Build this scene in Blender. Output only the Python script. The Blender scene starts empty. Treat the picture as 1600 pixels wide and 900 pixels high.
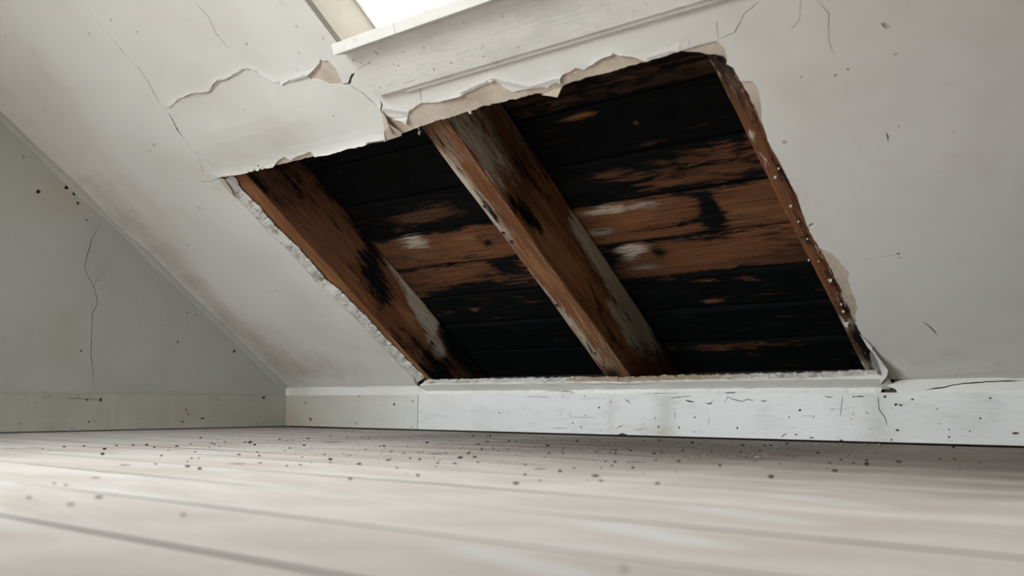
import bpy, bmesh, math, random
import numpy as np
from mathutils import Vector, Matrix, noise
from mathutils.geometry import delaunay_2d_cdt

random.seed(7)
SC = bpy.context.scene
COL = SC.collection

# ------------------------------------------------------------------ camera
FPX, YAW, PITCH, ROLL = 1492.6, 0.69133, 0.11852, 0.00155
CAM = Vector((3.80844, -2.88227, 0.12150))
TH, Z0 = 0.63936, 0.18997                     # pitch of the roof slope, height where it meets the knee wall
fw = Vector((-math.sin(YAW) * math.cos(PITCH), math.cos(YAW) * math.cos(PITCH), math.sin(PITCH)))
r0 = Vector((math.cos(YAW), math.sin(YAW), 0)); u0 = r0.cross(fw)
rt = r0 * math.cos(ROLL) + u0 * math.sin(ROLL); up = -r0 * math.sin(ROLL) + u0 * math.cos(ROLL)
cd = bpy.data.cameras.new('camera'); cam = bpy.data.objects.new('camera', cd); COL.objects.link(cam)
cam.matrix_world = Matrix(((rt.x, up.x, -fw.x, CAM.x), (rt.y, up.y, -fw.y, CAM.y), (rt.z, up.z, -fw.z, CAM.z), (0, 0, 0, 1)))
cd.sensor_width = 36.0; cd.lens = FPX / 1600 * 36.0; cd.clip_start = 0.02
cd.dof.use_dof = True; cd.dof.focus_distance = 3.30; cd.dof.aperture_fstop = 3.4
SC.camera = cam

# ------------------------------------------------------------------ sky, light, exposure
SC.view_settings.view_transform = 'Standard'; SC.view_settings.look = 'None'
SC.view_settings.gamma = 1.0; SC.view_settings.exposure = 1.30
w = bpy.data.worlds.new('overcast_sky'); SC.world = w; w.use_nodes = True
wn = w.node_tree; wn.nodes.clear()
wo = wn.nodes.new('ShaderNodeOutputWorld'); wb = wn.nodes.new('ShaderNodeBackground')
tc = wn.nodes.new('ShaderNodeTexCoord'); sp = wn.nodes.new('ShaderNodeSeparateXYZ')
mr = wn.nodes.new('ShaderNodeMapRange'); mr.inputs['From Min'].default_value = -0.05; mr.inputs['From Max'].default_value = 0.08
cr = wn.nodes.new('ShaderNodeMix'); cr.data_type = 'RGBA'
cr.inputs['A'].default_value = (0.16, 0.16, 0.15, 1); cr.inputs['B'].default_value = (0.96, 0.975, 0.98, 1)
wn.links.new(tc.outputs['Generated'], sp.inputs[0]); wn.links.new(sp.outputs['Z'], mr.inputs['Value'])
wn.links.new(mr.outputs['Result'], cr.inputs['Factor']); wn.links.new(cr.outputs['Result'], wb.inputs['Color'])
wb.inputs['Strength'].default_value = 9.0
wn.links.new(wb.outputs[0], wo.inputs[0])

SKY_X0, SKY_X1, SKY_S0, SKY_S1 = 1.838, 4.40, 1.53, 2.02     # roof window opening
W2_X0, W2_X1, W2_Z0, W2_Z1, W2_Y = 0.2, 2.9, 0.30, 2.30, -4.8  # added window behind the camera, sized for its light

def portal(name, loc, rot, sx, sy):
    l = bpy.data.lights.new(name, 'AREA'); l.shape = 'RECTANGLE'; l.size = sx; l.size_y = sy
    l.cycles.is_portal = True
    o = bpy.data.objects.new(name, l); COL.objects.link(o); o.location = loc; o.rotation_euler = rot
    return o

# ------------------------------------------------------------------ geometry of the slope
cT, sT = math.cos(TH), math.sin(TH)
DV = Vector((0, -cT, sT))                      # up the slope
NV = Vector((0, -sT, -cT))                     # out of the slope, into the room
S0 = Vector((0, 0, Z0))
def P(x, s, d=0.0):                            # point on the slope: x along the wall, s up the slope, d behind the plaster face
    return Vector((x, 0, Z0)) + DV * s - NV * d
def ray(px, py): return fw + rt * ((px - 800) / FPX) - up * ((py - 450) / FPX)
def meet(px, py, n, c):
    r = ray(px, py); return CAM + r * ((c - CAM).dot(n) / r.dot(n))
def sl(px, py, d=0.0):
    q = meet(px, py, NV, S0 - NV * d); return (q.x, (q - S0).dot(DV))
def fl(px, py): q = meet(px, py, Vector((0, 0, 1)), Vector((0, 0, 0))); return (q.x, q.y)
def bw(px, py): q = meet(px, py, Vector((0, 1, 0)), Vector((0, 0, 0))); return (q.x, q.z)
def gw(px, py): q = meet(px, py, Vector((1, 0, 0)), Vector((0, 0, 0))); return (q.y, q.z)
def side(px, py, X): q = meet(px, py, Vector((1, 0, 0)), Vector((X, 0, 0))); return ((q - S0).dot(DV), -(q - S0).dot(NV))

# ------------------------------------------------------------------ material helper
class NB:
    def __init__(s, name):
        s.m = bpy.data.materials.new(name); s.m.use_nodes = True; s.t = s.m.node_tree
        s.b = s.t.nodes['Principled BSDF']; s.tc = s.t.nodes.new('ShaderNodeTexCoord')
    def n(s, ty, **kw):
        x = s.t.nodes.new('ShaderNode' + ty)
        for k, v in kw.items(): setattr(x, k, v)
        return x
    def inp(s, sock, v):
        if isinstance(v, bpy.types.NodeSocket): s.t.links.new(v, sock)
        elif isinstance(v, (tuple, list)) and len(v) == 3 and sock.type == 'RGBA': sock.default_value = (*v, 1)
        else: sock.default_value = v
    def coord(s, scale=(1, 1, 1)):
        mp = s.n('Mapping'); s.t.links.new(s.tc.outputs['Object'], mp.inputs[0]); mp.inputs['Scale'].default_value = scale
        return mp.outputs[0]
    def noise(s, vec, scale, detail=3, rough=.5, dist=0):
        x = s.n('TexNoise'); s.t.links.new(vec, x.inputs['Vector'])
        x.inputs['Scale'].default_value = scale; x.inputs['Detail'].default_value = detail
        x.inputs['Roughness'].default_value = rough; x.inputs['Distortion'].default_value = dist
        return x.outputs['Fac']
    def math(s, op, a, b=0.0, c=0.0):
        x = s.n('Math', operation=op)
        s.inp(x.inputs[0], a); s.inp(x.inputs[1], b); s.inp(x.inputs[2], c); return x.outputs[0]
    def rng(s, v, a, b, c=0.0, d=1.0):
        x = s.n('MapRange', interpolation_type='SMOOTHSTEP'); s.inp(x.inputs[0], v)
        for i, q in enumerate((a, b, c, d)): x.inputs[i + 1].default_value = q
        return x.outputs[0]
    def mix(s, f, a, b, mode='MIX'):
        x = s.n('Mix', data_type='RGBA', blend_type=mode)
        s.inp(x.inputs['Factor'], f); s.inp(x.inputs['A'], a); s.inp(x.inputs['B'], b); return x.outputs['Result']
    def attr(s, name): return s.n('Attribute', attribute_name=name).outputs['Fac']
    def bump(s, h, strength=.3, dist=.01):
        x = s.n('Bump'); s.inp(x.inputs['Height'], h); x.inputs['Strength'].default_value = strength; x.inputs['Distance'].default_value = dist
        s.t.links.new(x.outputs[0], s.b.inputs['Normal'])
    def done(s, col, rough=.8, spec=.3):
        s.inp(s.b.inputs['Base Color'], col); s.inp(s.b.inputs['Roughness'], rough); s.b.inputs['Specular IOR Level'].default_value = spec
        return s.m

def mat_plaster(name, base, dirt, amount=.35, speck=True, stain=(.38, .33, .27), spec=.25):
    k = NB(name); c = k.coord()
    big = k.noise(c, 1.3, 4, .6, .4); mid = k.noise(c, 7, 5, .65); fine = k.noise(c, 60, 3, .6)
    col = k.mix(k.math('MULTIPLY', k.rng(big, .42, .75), amount), base, dirt)
    col = k.mix(k.math('MULTIPLY', k.rng(mid, .55, .8), amount * .6), col, dirt)
    col = k.mix(k.math('MULTIPLY', k.rng(k.math('ADD', k.attr('stain'), k.math('MULTIPLY', k.math('SUBTRACT', mid, .5), .7)), .15, .85), .75), col, stain)
    if speck:
        sp_ = k.noise(c, 22, 2, .5)
        col = k.mix(k.math('MULTIPLY', k.rng(sp_, .735, .78), .5), col, (.10, .08, .065))
    wave = k.noise(c, 3.2, 3, .5)
    h = k.math('ADD', k.math('MULTIPLY', fine, .10), k.math('ADD', k.math('MULTIPLY', mid, .35), wave))
    k.bump(h, .35, .012)
    return k.done(col, k.rng(mid, .3, .7, .55, .8), spec)

def mat_basecoat():
    k = NB('plaster_basecoat'); c = k.coord()
    a = k.noise(c, 9, 5, .6); f = k.noise(c, 90, 4, .7)
    col = k.mix(k.rng(a, .35, .7), (.56, .47, .39), (.42, .335, .26))
    col = k.mix(k.math('MULTIPLY', k.rng(k.noise(c, 30, 3), .6, .75), .5), col, (.66, .62, .57))
    k.bump(k.math('ADD', f, a), .4, .006); return k.done(col, .92, .15)

def mat_paint(name, base, stain, streak=(1, 1, 1), wear=1.0):
    k = NB(name); c = k.coord()
    a = k.noise(c, 3, 4, .6); col = k.mix(k.math('MULTIPLY', k.rng(a, .4, .75), .5), base, stain)
    v = k.noise(k.coord((14, 14, .8)), 1.6, 3, .6)          # faint runs down the board
    col = k.mix(k.math('MULTIPLY', k.rng(v, .56, .78), .22), col, (.56, .50, .38))
    s_ = k.noise(k.coord(streak), 6, 3, .6)                 # scuffs along the board
    col = k.mix(k.math('MULTIPLY', k.rng(s_, .63, .72), .5 * wear), col, (.22, .215, .22))
    q_ = k.noise(k.coord((3, 3, 9)), 2.2, 5, .7); col = k.mix(k.math('MULTIPLY', k.rng(q_, .48, .72), .4), col, (.42, .41, .385))
    p_ = k.noise(c, 26, 3, .6); col = k.mix(k.math('MULTIPLY', k.rng(p_, .66, .73), .6 * wear), col, (.14, .125, .11))
    col = k.mix(k.math('MULTIPLY', k.attr('stain'), .8), col, (.34, .30, .23))
    k.bump(k.math('ADD', k.noise(k.coord(streak), 8, 3), k.math('MULTIPLY', a, .6)), .18, .004)
    return k.done(col, k.rng(a, .3, .7, .38, .6), .4)

def mat_char_wood():
    k = NB('fire_stained_wood'); g = k.coord((3.0, 46, 46)); c = k.coord((5, 13, 13)); v = k.coord((1.2, 5, 5))
    gr = k.noise(g, 1.0, 6, .68, .6); blot = k.noise(c, 1.0, 5, .62, 1.0); big = k.noise(v, 1.0, 3, .5)
    tint = k.math('ADD', k.attr('tint'), k.math('ADD', k.math('MULTIPLY', k.math('SUBTRACT', gr, .5), .8), k.math('MULTIPLY', k.math('SUBTRACT', big, .5), .9)))
    col = k.mix(k.rng(tint, .0, .5), (.024, .014, .010), (.150, .060, .026))
    col = k.mix(k.rng(tint, .45, 1.05), col, (.40, .195, .08))
    fine = k.noise(k.coord((4, 150, 150)), 1.0, 4, .6, .3)
    tong = k.noise(k.coord((11, 62, 62)), 1.0, 4, .6, .8)
    streak = k.math('ADD', k.math('ADD', k.math('MULTIPLY', k.math('SUBTRACT', gr, .5), 1.3), k.math('MULTIPLY', k.math('SUBTRACT', tong, .5), 1.5)), k.math('ADD', k.math('MULTIPLY', k.math('SUBTRACT', blot, .5), 1.3), k.math('MULTIPLY', k.math('SUBTRACT', fine, .5), .5)))
    pale = k.rng(k.math('ADD', k.attr('pale'), streak), .30, .95)
    col = k.mix(pale, col, k.mix(gr, (.24, .195, .15), (.66, .56, .44)))
    col = k.mix(k.math('MULTIPLY', k.rng(fine, .50, .68), .45), col, (.018, .010, .007))
    ch = k.rng(k.math('ADD', k.attr('char'), streak), .30, .85)
    col = k.mix(ch, col, k.mix(k.rng(blot, .5, .75), (.0010, .0016, .0021), (.0055, .0062, .007)))
    fl_ = k.noise(k.coord((14, 60, 60)), 1.0, 4, .7)
    col = k.mix(k.math('MULTIPLY', k.rng(k.math('ADD', fl_, k.math('MULTIPLY', k.attr('fleck'), .45)), .80, .90), .75), col, (.55, .50, .45))
    k.bump(k.math('ADD', gr, k.math('MULTIPLY', blot, .7)), .55, .006)
    return k.done(col, .74, .14)

def mat_floor():
    k = NB('worn_painted_floorboard'); g = k.coord((1.1, 16, 16)); c = k.coord((1.5, 4, 4))
    rnd = k.n('ObjectInfo').outputs['Random']
    gr = k.noise(g, 1.6, 6, .65, .5); b = k.noise(c, 1.3, 4, .6, .6)
    col = k.mix(k.rng(b, .35, .7), (.68, .645, .625), (.54, .485, .445))
    col = k.mix(k.math('MULTIPLY', k.rng(gr, .54, .74), .55), col, (.36, .29, .235))
    col = k.mix(k.math('MULTIPLY', k.rng(k.noise(k.coord((2.2, 6, 6)), 1.4, 3), .54, .70), .7), col, (.70, .705, .73))
    col = k.mix(k.math('MULTIPLY', rnd, .18), col, (.36, .30, .25))
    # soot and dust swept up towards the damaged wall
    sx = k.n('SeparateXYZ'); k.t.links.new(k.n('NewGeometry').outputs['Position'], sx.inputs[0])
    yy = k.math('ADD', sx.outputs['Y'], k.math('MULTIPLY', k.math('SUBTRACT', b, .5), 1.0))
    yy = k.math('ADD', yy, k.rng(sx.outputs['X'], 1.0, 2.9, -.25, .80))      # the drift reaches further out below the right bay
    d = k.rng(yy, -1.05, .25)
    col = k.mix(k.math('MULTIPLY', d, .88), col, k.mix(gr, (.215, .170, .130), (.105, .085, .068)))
    k.bump(gr, .22, .004)
    return k.done(col, k.rng(b, .3, .7, .5, .7), .3)

def mat_flat(name, col, rough=.8, var=.35, scale=40, spec=.25):
    k = NB(name); n_ = k.noise(k.coord(), scale, 4, .6)
    k.bump(n_, .4, .003)
    return k.done(k.mix(n_, tuple(v * (1 - var) for v in col), tuple(min(1, v * (1 + var)) for v in col)), rough, spec)

def mat_rough():
    k = NB('broken_plaster'); c = k.coord()
    f = k.noise(c, 85, 5, .7); sx = k.n('SeparateXYZ'); k.t.links.new(c, sx.inputs[0]); xx = k.math('ADD', sx.outputs['X'], k.math('MULTIPLY', k.math('SUBTRACT', k.noise(c, 30, 3), .5), .35))
    z = k.math('MULTIPLY', k.rng(xx, 1.66, 1.78), k.rng(xx, 2.44, 2.32)); m = k.noise(c, 24, 4, .65)
    col = k.mix(z, (.66, .645, .61), (.46, .36, .265))
    col = k.mix(k.math('MULTIPLY', k.rng(m, .48, .66), .7), col, (.30, .22, .155))
    col = k.mix(k.math('MULTIPLY', k.rng(f, .58, .70), .8), col, (.10, .075, .055))
    k.bump(k.math('ADD', f, m), .9, .008); return k.done(col, .95, .15)

def mat_glass(name='window_glass', tr=(.95, .97, .97, 1)):
    m = bpy.data.materials.new(name); m.use_nodes = True; t = m.node_tree; t.nodes.clear()
    o = t.nodes.new('ShaderNodeOutputMaterial'); a = t.nodes.new('ShaderNodeBsdfTransparent'); g = t.nodes.new('ShaderNodeBsdfGlossy')
    x = t.nodes.new('ShaderNodeMixShader'); x.inputs[0].default_value = .045
    a.inputs[0].default_value = tr; g.inputs['Roughness'].default_value = .02
    t.links.new(a.outputs[0], x.inputs[1]); t.links.new(g.outputs[0], x.inputs[2]); t.links.new(x.outputs[0], o.inputs[0])
    return m

M_SLOPE = mat_plaster('painted_plaster', (.69, .668, .638), (.52, .485, .44), .5)
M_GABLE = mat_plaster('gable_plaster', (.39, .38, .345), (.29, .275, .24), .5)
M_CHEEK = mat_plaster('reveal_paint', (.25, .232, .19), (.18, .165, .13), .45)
M_BASE = mat_basecoat()
M_KNEE = mat_plaster('knee_wall_paint', (.68, .67, .64), (.50, .47, .41), .4, False)
M_BB = mat_paint('baseboard_paint', (.62, .63, .635), (.56, .55, .52), (1.5, 1.5, 26))
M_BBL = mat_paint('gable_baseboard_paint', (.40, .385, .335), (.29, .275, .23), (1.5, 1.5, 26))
M_TRIM = mat_paint('window_trim_paint', (.69, .665, .635), (.60, .57, .53), (1.5, 20, 20), .35)
M_CHAR = mat_char_wood()
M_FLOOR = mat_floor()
M_DARKW = mat_flat('bare_dark_wood', (.075, .045, .03), .85)
M_GAP = mat_flat('dirty_joint', (.03, .025, .022), .95)
M_JOINT = mat_flat('dusty_board_edge', (.085, .068, .055), .95)
M_CRUMB = mat_flat('charred_crumb', (.018, .015, .013), .9)
M_SPLIN = mat_flat('dark_splinter_wood', (.035, .026, .02), .85)
M_FLAKE = mat_flat('paint_flake', (.66, .645, .62), .7, .15)
M_CREAM = mat_flat('cream_paper_back', (.52, .43, .34), .85, .2)
M_ROUGH = mat_rough()
M_IRON = mat_flat('rusty_iron', (.03, .022, .018), .6)
M_WHITE = mat_flat('white_gloss_paint', (.80, .80, .80), .4, .04)
M_GLASS = mat_glass()
M_DIM_GLASS = mat_glass('dimmed_window_glass', (.60, .60, .59, 1))  # grey tint added to dim the daylight through the roof window
M_ROOM = mat_plaster('dark_room_walls', (.36, .33, .28), (.27, .24, .20), .4, False)  # unseen walls, coloured dark to cut the bounced light
M_OUT = mat_flat('roof_felt', (.06, .06, .06), .9)

# ------------------------------------------------------------------ mesh helpers
def link(name, me, mat, parent=None, kind=None, mw=None):
    o = bpy.data.objects.new(name, me); COL.objects.link(o)
    if mat: me.materials.append(mat)
    if mw is not None: o.matrix_world = mw
    if parent is not None: o.parent = parent
    if kind: o['kind'] = kind
    return o
def frombm(name, bm, mat, parent=None, kind=None, smooth=False, mw=None):
    me = bpy.data.meshes.new(name); bm.normal_update(); bm.to_mesh(me); bm.free()
    if smooth: me.shade_smooth()
    return link(name, me, mat, parent, kind, mw)
def empty(name, loc=(0, 0, 0), kind=None):
    o = bpy.data.objects.new(name, None); COL.objects.link(o); o.location = loc; o.empty_display_size = .1
    if kind: o['kind'] = kind
    return o
def tag(o, label, cat, group=None, kind=None):
    o['label'] = label; o['category'] = cat
    if group: o['group'] = group
    if kind: o['kind'] = kind
    return o
def box_bm(c8, bevel=0.0, seg=1):
    bm = bmesh.new(); v = [bm.verts.new(q) for q in c8]
    for f in ((0, 3, 2, 1), (4, 5, 6, 7), (0, 1, 5, 4), (1, 2, 6, 5), (2, 3, 7, 6), (3, 0, 4, 7)): bm.faces.new([v[i] for i in f])
    bmesh.ops.recalc_face_normals(bm, faces=bm.faces)
    if bevel: bmesh.ops.bevel(bm, geom=bm.edges[:], offset=bevel, segments=seg, affect='EDGES', profile=.6)
    return bm
def box(x0, x1, y0, y1, z0, z1, bevel=0.0, seg=1):
    return box_bm([(x0, y0, z0), (x1, y0, z0), (x1, y1, z0), (x0, y1, z0), (x0, y0, z1), (x1, y0, z1), (x1, y1, z1), (x0, y1, z1)], bevel, seg)
def sbox(x0, x1, s0, s1, d0, d1, bevel=0.0, seg=1):          # a box squared up with the slope
    return box_bm([P(x0, s0, d0), P(x1, s0, d0), P(x1, s1, d0), P(x0, s1, d0), P(x0, s0, d1), P(x1, s0, d1), P(x1, s1, d1), P(x0, s1, d1)], bevel, seg)

def rough_line(pts, step=.012, amp=.0025, seed=0):
    out = []
    for i in range(len(pts) - 1):
        a, b = Vector(pts[i]).to_2d(), Vector(pts[i + 1]).to_2d(); L = (b - a).length; n = max(1, int(L / step))
        t = (b - a) / max(L, 1e-9); nn = Vector((-t.y, t.x))
        for j in range(n):
            q = a.lerp(b, j / n)
            k = noise.noise(Vector((q.x * 60, q.y * 60, seed))) + .6 * noise.noise(Vector((q.x * 150, q.y * 150, seed + 5)))
            out.append(q + nn * k * amp)
    out.append(Vector(pts[-1]).to_2d()); return out
def crack(pts, w, amp=.003, seed=1, wfn=None):                # a thin jagged sliver along a line
    c = rough_line(pts, .011, amp, seed); n = len(c); L, R = [], []
    for i, q in enumerate(c):
        t = (c[min(i + 1, n - 1)] - c[max(i - 1, 0)]).normalized(); nn = Vector((-t.y, t.x)); f = i / max(1, n - 1)
        ww = w * (.55 + .75 * abs(noise.noise(Vector((q.x * 35, q.y * 35, seed + 9))))) * min(1, 6 * f + .08, 6 * (1 - f) + .08)
        if wfn: ww *= wfn(f)
        L.append(q + nn * ww * .5); R.append(q - nn * ww * .5)
    return L + R[::-1]
def dot(q, a, b=None, ang=0.0, seed=0):
    b = b or a; rs = random.Random(seed + int(q[0] * 1e4) + int(q[1] * 1e4)); o = []
    for i in range(7):
        t = i / 7 * math.tau; k = rs.uniform(.7, 1.2); x, y = a * k * math.cos(t), b * k * math.sin(t)
        o.append(Vector((q[0] + x * math.cos(ang) - y * math.sin(ang), q[1] + x * math.sin(ang) + y * math.cos(ang))))
    return o

def inside(poly, pts):
    q = np.array([(v[0], v[1]) for v in poly]); x, y = pts[:, 0], pts[:, 1]; r = np.zeros(len(pts), bool); j = len(q) - 1
    for i in range(len(q)):
        xi, yi, xj, yj = q[i, 0], q[i, 1], q[j, 0], q[j, 1]
        if yi != yj:
            c = ((yi > y) != (yj > y)) & (x < (xj - xi) * (y - yi) / (yj - yi) + xi); r ^= c
        j = i
    return r
def segdist(line, pts):                                       # distance to a polyline and on which side of it
    best = np.full(len(pts), 1e9); sd = np.zeros(len(pts))
    for a, b in zip(line[:-1], line[1:]):
        a = np.array(a[:2]); b = np.array(b[:2]); d = b - a; l2 = max(d @ d, 1e-12)
        t = np.clip(((pts - a) @ d) / l2, 0, 1); v = pts - (a + t[:, None] * d); q = np.hypot(v[:, 0], v[:, 1])
        m = q < best; best[m] = q[m]; sd[m] = np.sign(d[0] * v[m, 1] - d[1] * v[m, 0])
    return best, sd

def sheet(name, outer, holes, grids, thick, mapf, mat, parent=None, kind=None, reliefs=(), noise_amp=.002, stain=None, curls=(), base_off=0.0):
    """A skin of plaster or paint over a flat field: outline, openings, cracks; its own thickness, swells and curled edges."""
    V, E = [], []
    for poly in [outer] + list(holes):
        k = len(V); V += [Vector((v[0], v[1])) for v in poly]; n = len(poly)
        E += [(k + i, k + (i + 1) % n) for i in range(n)]
    for (a0, a1, b0, b1, st) in grids:
        na, nb = int((a1 - a0) / st), int((b1 - b0) / st)
        for i in range(na + 1):
            for j in range(nb + 1):
                V.append(Vector((a0 + (a1 - a0) * i / max(na, 1) + random.uniform(-.2, .2) * st, b0 + (b1 - b0) * j / max(nb, 1) + random.uniform(-.2, .2) * st)))
    for line, offs in curls:
        ln = rough_line(line, .012, 0)
        for i in range(1, len(ln) - 1):
            t = (ln[i + 1] - ln[i - 1]).normalized(); nn = Vector((-t.y, t.x))
            for k in (-.030, -.017, -.008, .008, .017, .030): V.append(ln[i] + nn * k)
    vs, _, fs, *_ = delaunay_2d_cdt(V, E, [], 0, 1e-5)
    pts = np.array([(v.x, v.y) for v in vs]); tri = np.array([f for f in fs if len(f) == 3])
    cen = pts[tri].mean(axis=1); keep = inside(outer, cen)
    for h in holes:
        hb = np.array([(v[0], v[1]) for v in h]); lo, hi = hb.min(0), hb.max(0)
        m = keep & (cen[:, 0] >= lo[0]) & (cen[:, 0] <= hi[0]) & (cen[:, 1] >= lo[1]) & (cen[:, 1] <= hi[1])
        idx = np.where(m)[0]
        if len(idx): keep[idx[inside(h, cen[idx])]] = False
    tri = tri[keep]
    used, inv = np.unique(tri, return_inverse=True); pts = pts[used]; tri = inv.reshape(-1, 3)
    off = np.array([noise_amp * (noise.noise(Vector((x * 3.1, y * 3.1, 2.2))) + .5 * noise.noise(Vector((x * 9, y * 9, 7.7)))) for x, y in pts]) + base_off
    for line, offs in curls:
        d, sd = segdist(line, pts)
        for sgn, amp, dec in offs: off -= np.where(sd == sgn, amp * np.exp(-d / dec), 0)
    for fn in reliefs: off += fn(pts)
    n = len(pts)
    top = [mapf(x, y, o) for (x, y), o in zip(pts, off)]
    bot = [mapf(x, y, base_off + thick + (o - base_off) * .3) for (x, y), o in zip(pts, off)]
    faces = []; ec = {}
    for a, b, c in tri:
        faces.append((a, b, c)); faces.append((n + c, n + b, n + a))
        for e in ((a, b), (b, c), (c, a)): ec[e] = ec.get(e, 0) + 1
    for (a, b) in list(ec):
        if (b, a) not in ec: faces.append((b, a, n + a, n + b))
    me = bpy.data.meshes.new(name); me.from_pydata([tuple(v) for v in top + bot], [], [tuple(int(i) for i in f) for f in faces])
    bm = bmesh.new(); bm.from_mesh(me); bmesh.ops.recalc_face_normals(bm, faces=bm.faces); bm.to_mesh(me); bm.free()
    sv = np.zeros(2 * n, np.float32)
    if stain: q = stain(pts); sv[:n] = q; sv[n:] = q
    me.attributes.new('stain', 'FLOAT', 'POINT').data.foreach_set('value', sv)
    return link(name, me, mat, parent, kind)

def blob(pts, cx, cy, rx, ry):
    return np.exp(-(((pts[:, 0] - cx) / rx) ** 2 + ((pts[:, 1] - cy) / ry) ** 2))

# ------------------------------------------------------------------ outlines traced on the slope
F_PX = [(650, 602), (646, 591), (622, 567), (592, 537), (560, 503), (520, 463), (497, 445), (485, 430), (450, 392), (420, 364), (392, 332), (366, 307), (350, 290), (339, 277),
        (350, 274), (372, 271), (400, 265), (430, 258), (435, 249), (445, 244), (455, 248), (460, 245), (485, 236), (494, 243), (517, 239), (547, 230), (577, 224), (604, 221),
        (601, 212), (600, 195), (595, 173), (602, 181), (627, 187), (636, 186), (640, 172), (659, 160), (677, 160), (717, 150), (750, 136), (772, 125), (777, 127), (787, 136), (800, 144), (830, 139), (855, 137), (868, 129), (876, 131),
        (875, 122), (880, 116), (892, 112), (899, 106), (912, 109), (922, 102), (942, 89), (960, 84), (995, 89), (1010, 95), (1035, 89), (1060, 80),
        (1095, 70), (1120, 64), (1133, 75), (1136, 90), (1135, 100), (1146, 107), (1157, 127), (1176, 127), (1185, 140), (1190, 165), (1190, 187), (1202, 225), (1215, 247), (1230, 277), (1245, 305), (1256, 340), (1265, 362), (1280, 387),
        (1300, 397), (1327, 426), (1325, 437), (1340, 480), (1336, 494), (1340, 512), (1347, 525), (1357, 542), (1365, 549), (1372, 570), (1374, 583), (1374, 603)]
B_PX = [(652, 602), (648, 591), (624, 567), (594, 537), (562, 503), (522, 463), (499, 445), (487, 430), (452, 392), (422, 364), (394, 332), (368, 307), (353, 290), (345, 279),
        (360, 276), (377, 272), (430, 259), (470, 250), (494, 244), (517, 240), (547, 231), (577, 225), (604, 222), (627, 210), (675, 192), (705, 184), (755, 167), (805, 156), (840, 147), (860, 149), (871, 151), (874, 143), (879, 135),
        (910, 124), (947, 115), (975, 107), (1000, 100), (1035, 90), (1060, 81), (1102, 85), (1130, 89), (1137, 98), (1146, 110), (1157, 129), (1172, 156), (1189, 192), (1202, 226), (1215, 248), (1230, 278), (1245, 306), (1256, 341), (1265, 363), (1281, 389),
        (1310, 447), (1325, 480), (1336, 507), (1347, 526), (1357, 543), (1372, 572), (1373, 585), (1372, 603)]
def notch(px, amp, seed):
    q = [Vector(sl(*p)) for p in px]; r = rough_line(q, .010, amp, seed)
    r[0].y = -.004; r[-1].y = -.004
    return [v for v in r if v.y > -.0041]
SX1, SS1 = 5.2, 3.70
def slope_outline(nt): return [Vector((.0, -.004))] + nt + [Vector((SX1, -.004)), Vector((SX1, SS1)), Vector((.0, SS1))]

C_LONG = [sl(*p) for p in [(118, -12), (162, 44), (192, 81), (216, 105), (233, 130), (247, 157), (268, 182), (279, 203), (297, 225), (311, 243), (317, 267), (329, 284)]]
C_FLAKE = [sl(*p) for p in [(266, 166), (280, 155), (290, 150), (304, 145), (328, 142), (334, 132), (341, 125), (356, 124), (365, 117), (382, 108), (395, 109), (419, 123), (442, 132), (454, 125), (481, 117)]]
C_RIGHT = [sl(*p) for p in [(1121, 62), (1147, 51), (1155, 37), (1162, 22), (1187, 2)]]
PATCH = [sl(*p) for p in [(480, 117), (499, 99), (500, 93), (506, 95), (512, 94), (518, 100), (525, 107), (535, 130), (527, 131), (517, 132), (508, 129), (500, 125), (487, 124)]]
through = [crack(C_LONG, .0055, .003, 1, lambda f: 2.2 if .60 < f < .74 else (1.4 if f < .5 else 1.2)), crack(C_FLAKE, .0045, .0035, 2),
           crack([sl(*p) for p in [(302, 231), (324, 248), (338, 265)]], .002, .002, 3),
           crack([sl(*p) for p in [(300, 0), (324, 24), (338, 54), (358, 78)]], .0032, .002, 4),
           crack(C_RIGHT, .0022, .002, 5),
           crack([sl(*p) for p in [(1268, -8), (1295, 20), (1295, 62), (1305, 92)]], .0018, .002, 6),
           crack([sl(*p) for p in [(1251, -4), (1250, 30), (1232, 49)]], .0012, .002, 7),
           crack([sl(*p) for p in [(1384, 206), (1387, 213), (1388, 223)]], .006, .001, 8),
           crack([sl(*p) for p in [(1442, 502), (1452, 509), (1466, 525)]], .0045, .001, 9),
           crack([sl(*p) for p in [(1352, 407), (1385, 401), (1403, 398)]], .0018, .001, 10),
           crack([sl(*p) for p in [(535, 131), (545, 131), (548, 122), (555, 113)]], .009, .002, 11),
           crack([sl(*p) for p in [(545, 132), (556, 139), (567, 145), (577, 155), (588, 164), (595, 171)]], .006, .002, 12),
           crack([sl(*p) for p in [(657, 131), (657, 146), (659, 160)]], .0028, .001, 13),
           crack([sl(*p) for p in [(594, 155), (597, 163), (595, 174)]], .007, .001, 14),
           crack([sl(*p) for p in [(500, 130), (528, 131), (546, 132)]], .003, .001, 15)]
finish_only = [crack([sl(*p) for p in [(310, 285), (329, 283), (339, 279)]], .003, .001, 16),
               crack([sl(*p) for p in [(1062, 64), (1075, 60), (1083, 92)]], .0012, .001, 17),
               crack([sl(*p) for p in [(1120, 30), (1121, 48), (1122, 62)]], .002, .001, 18)]
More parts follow.
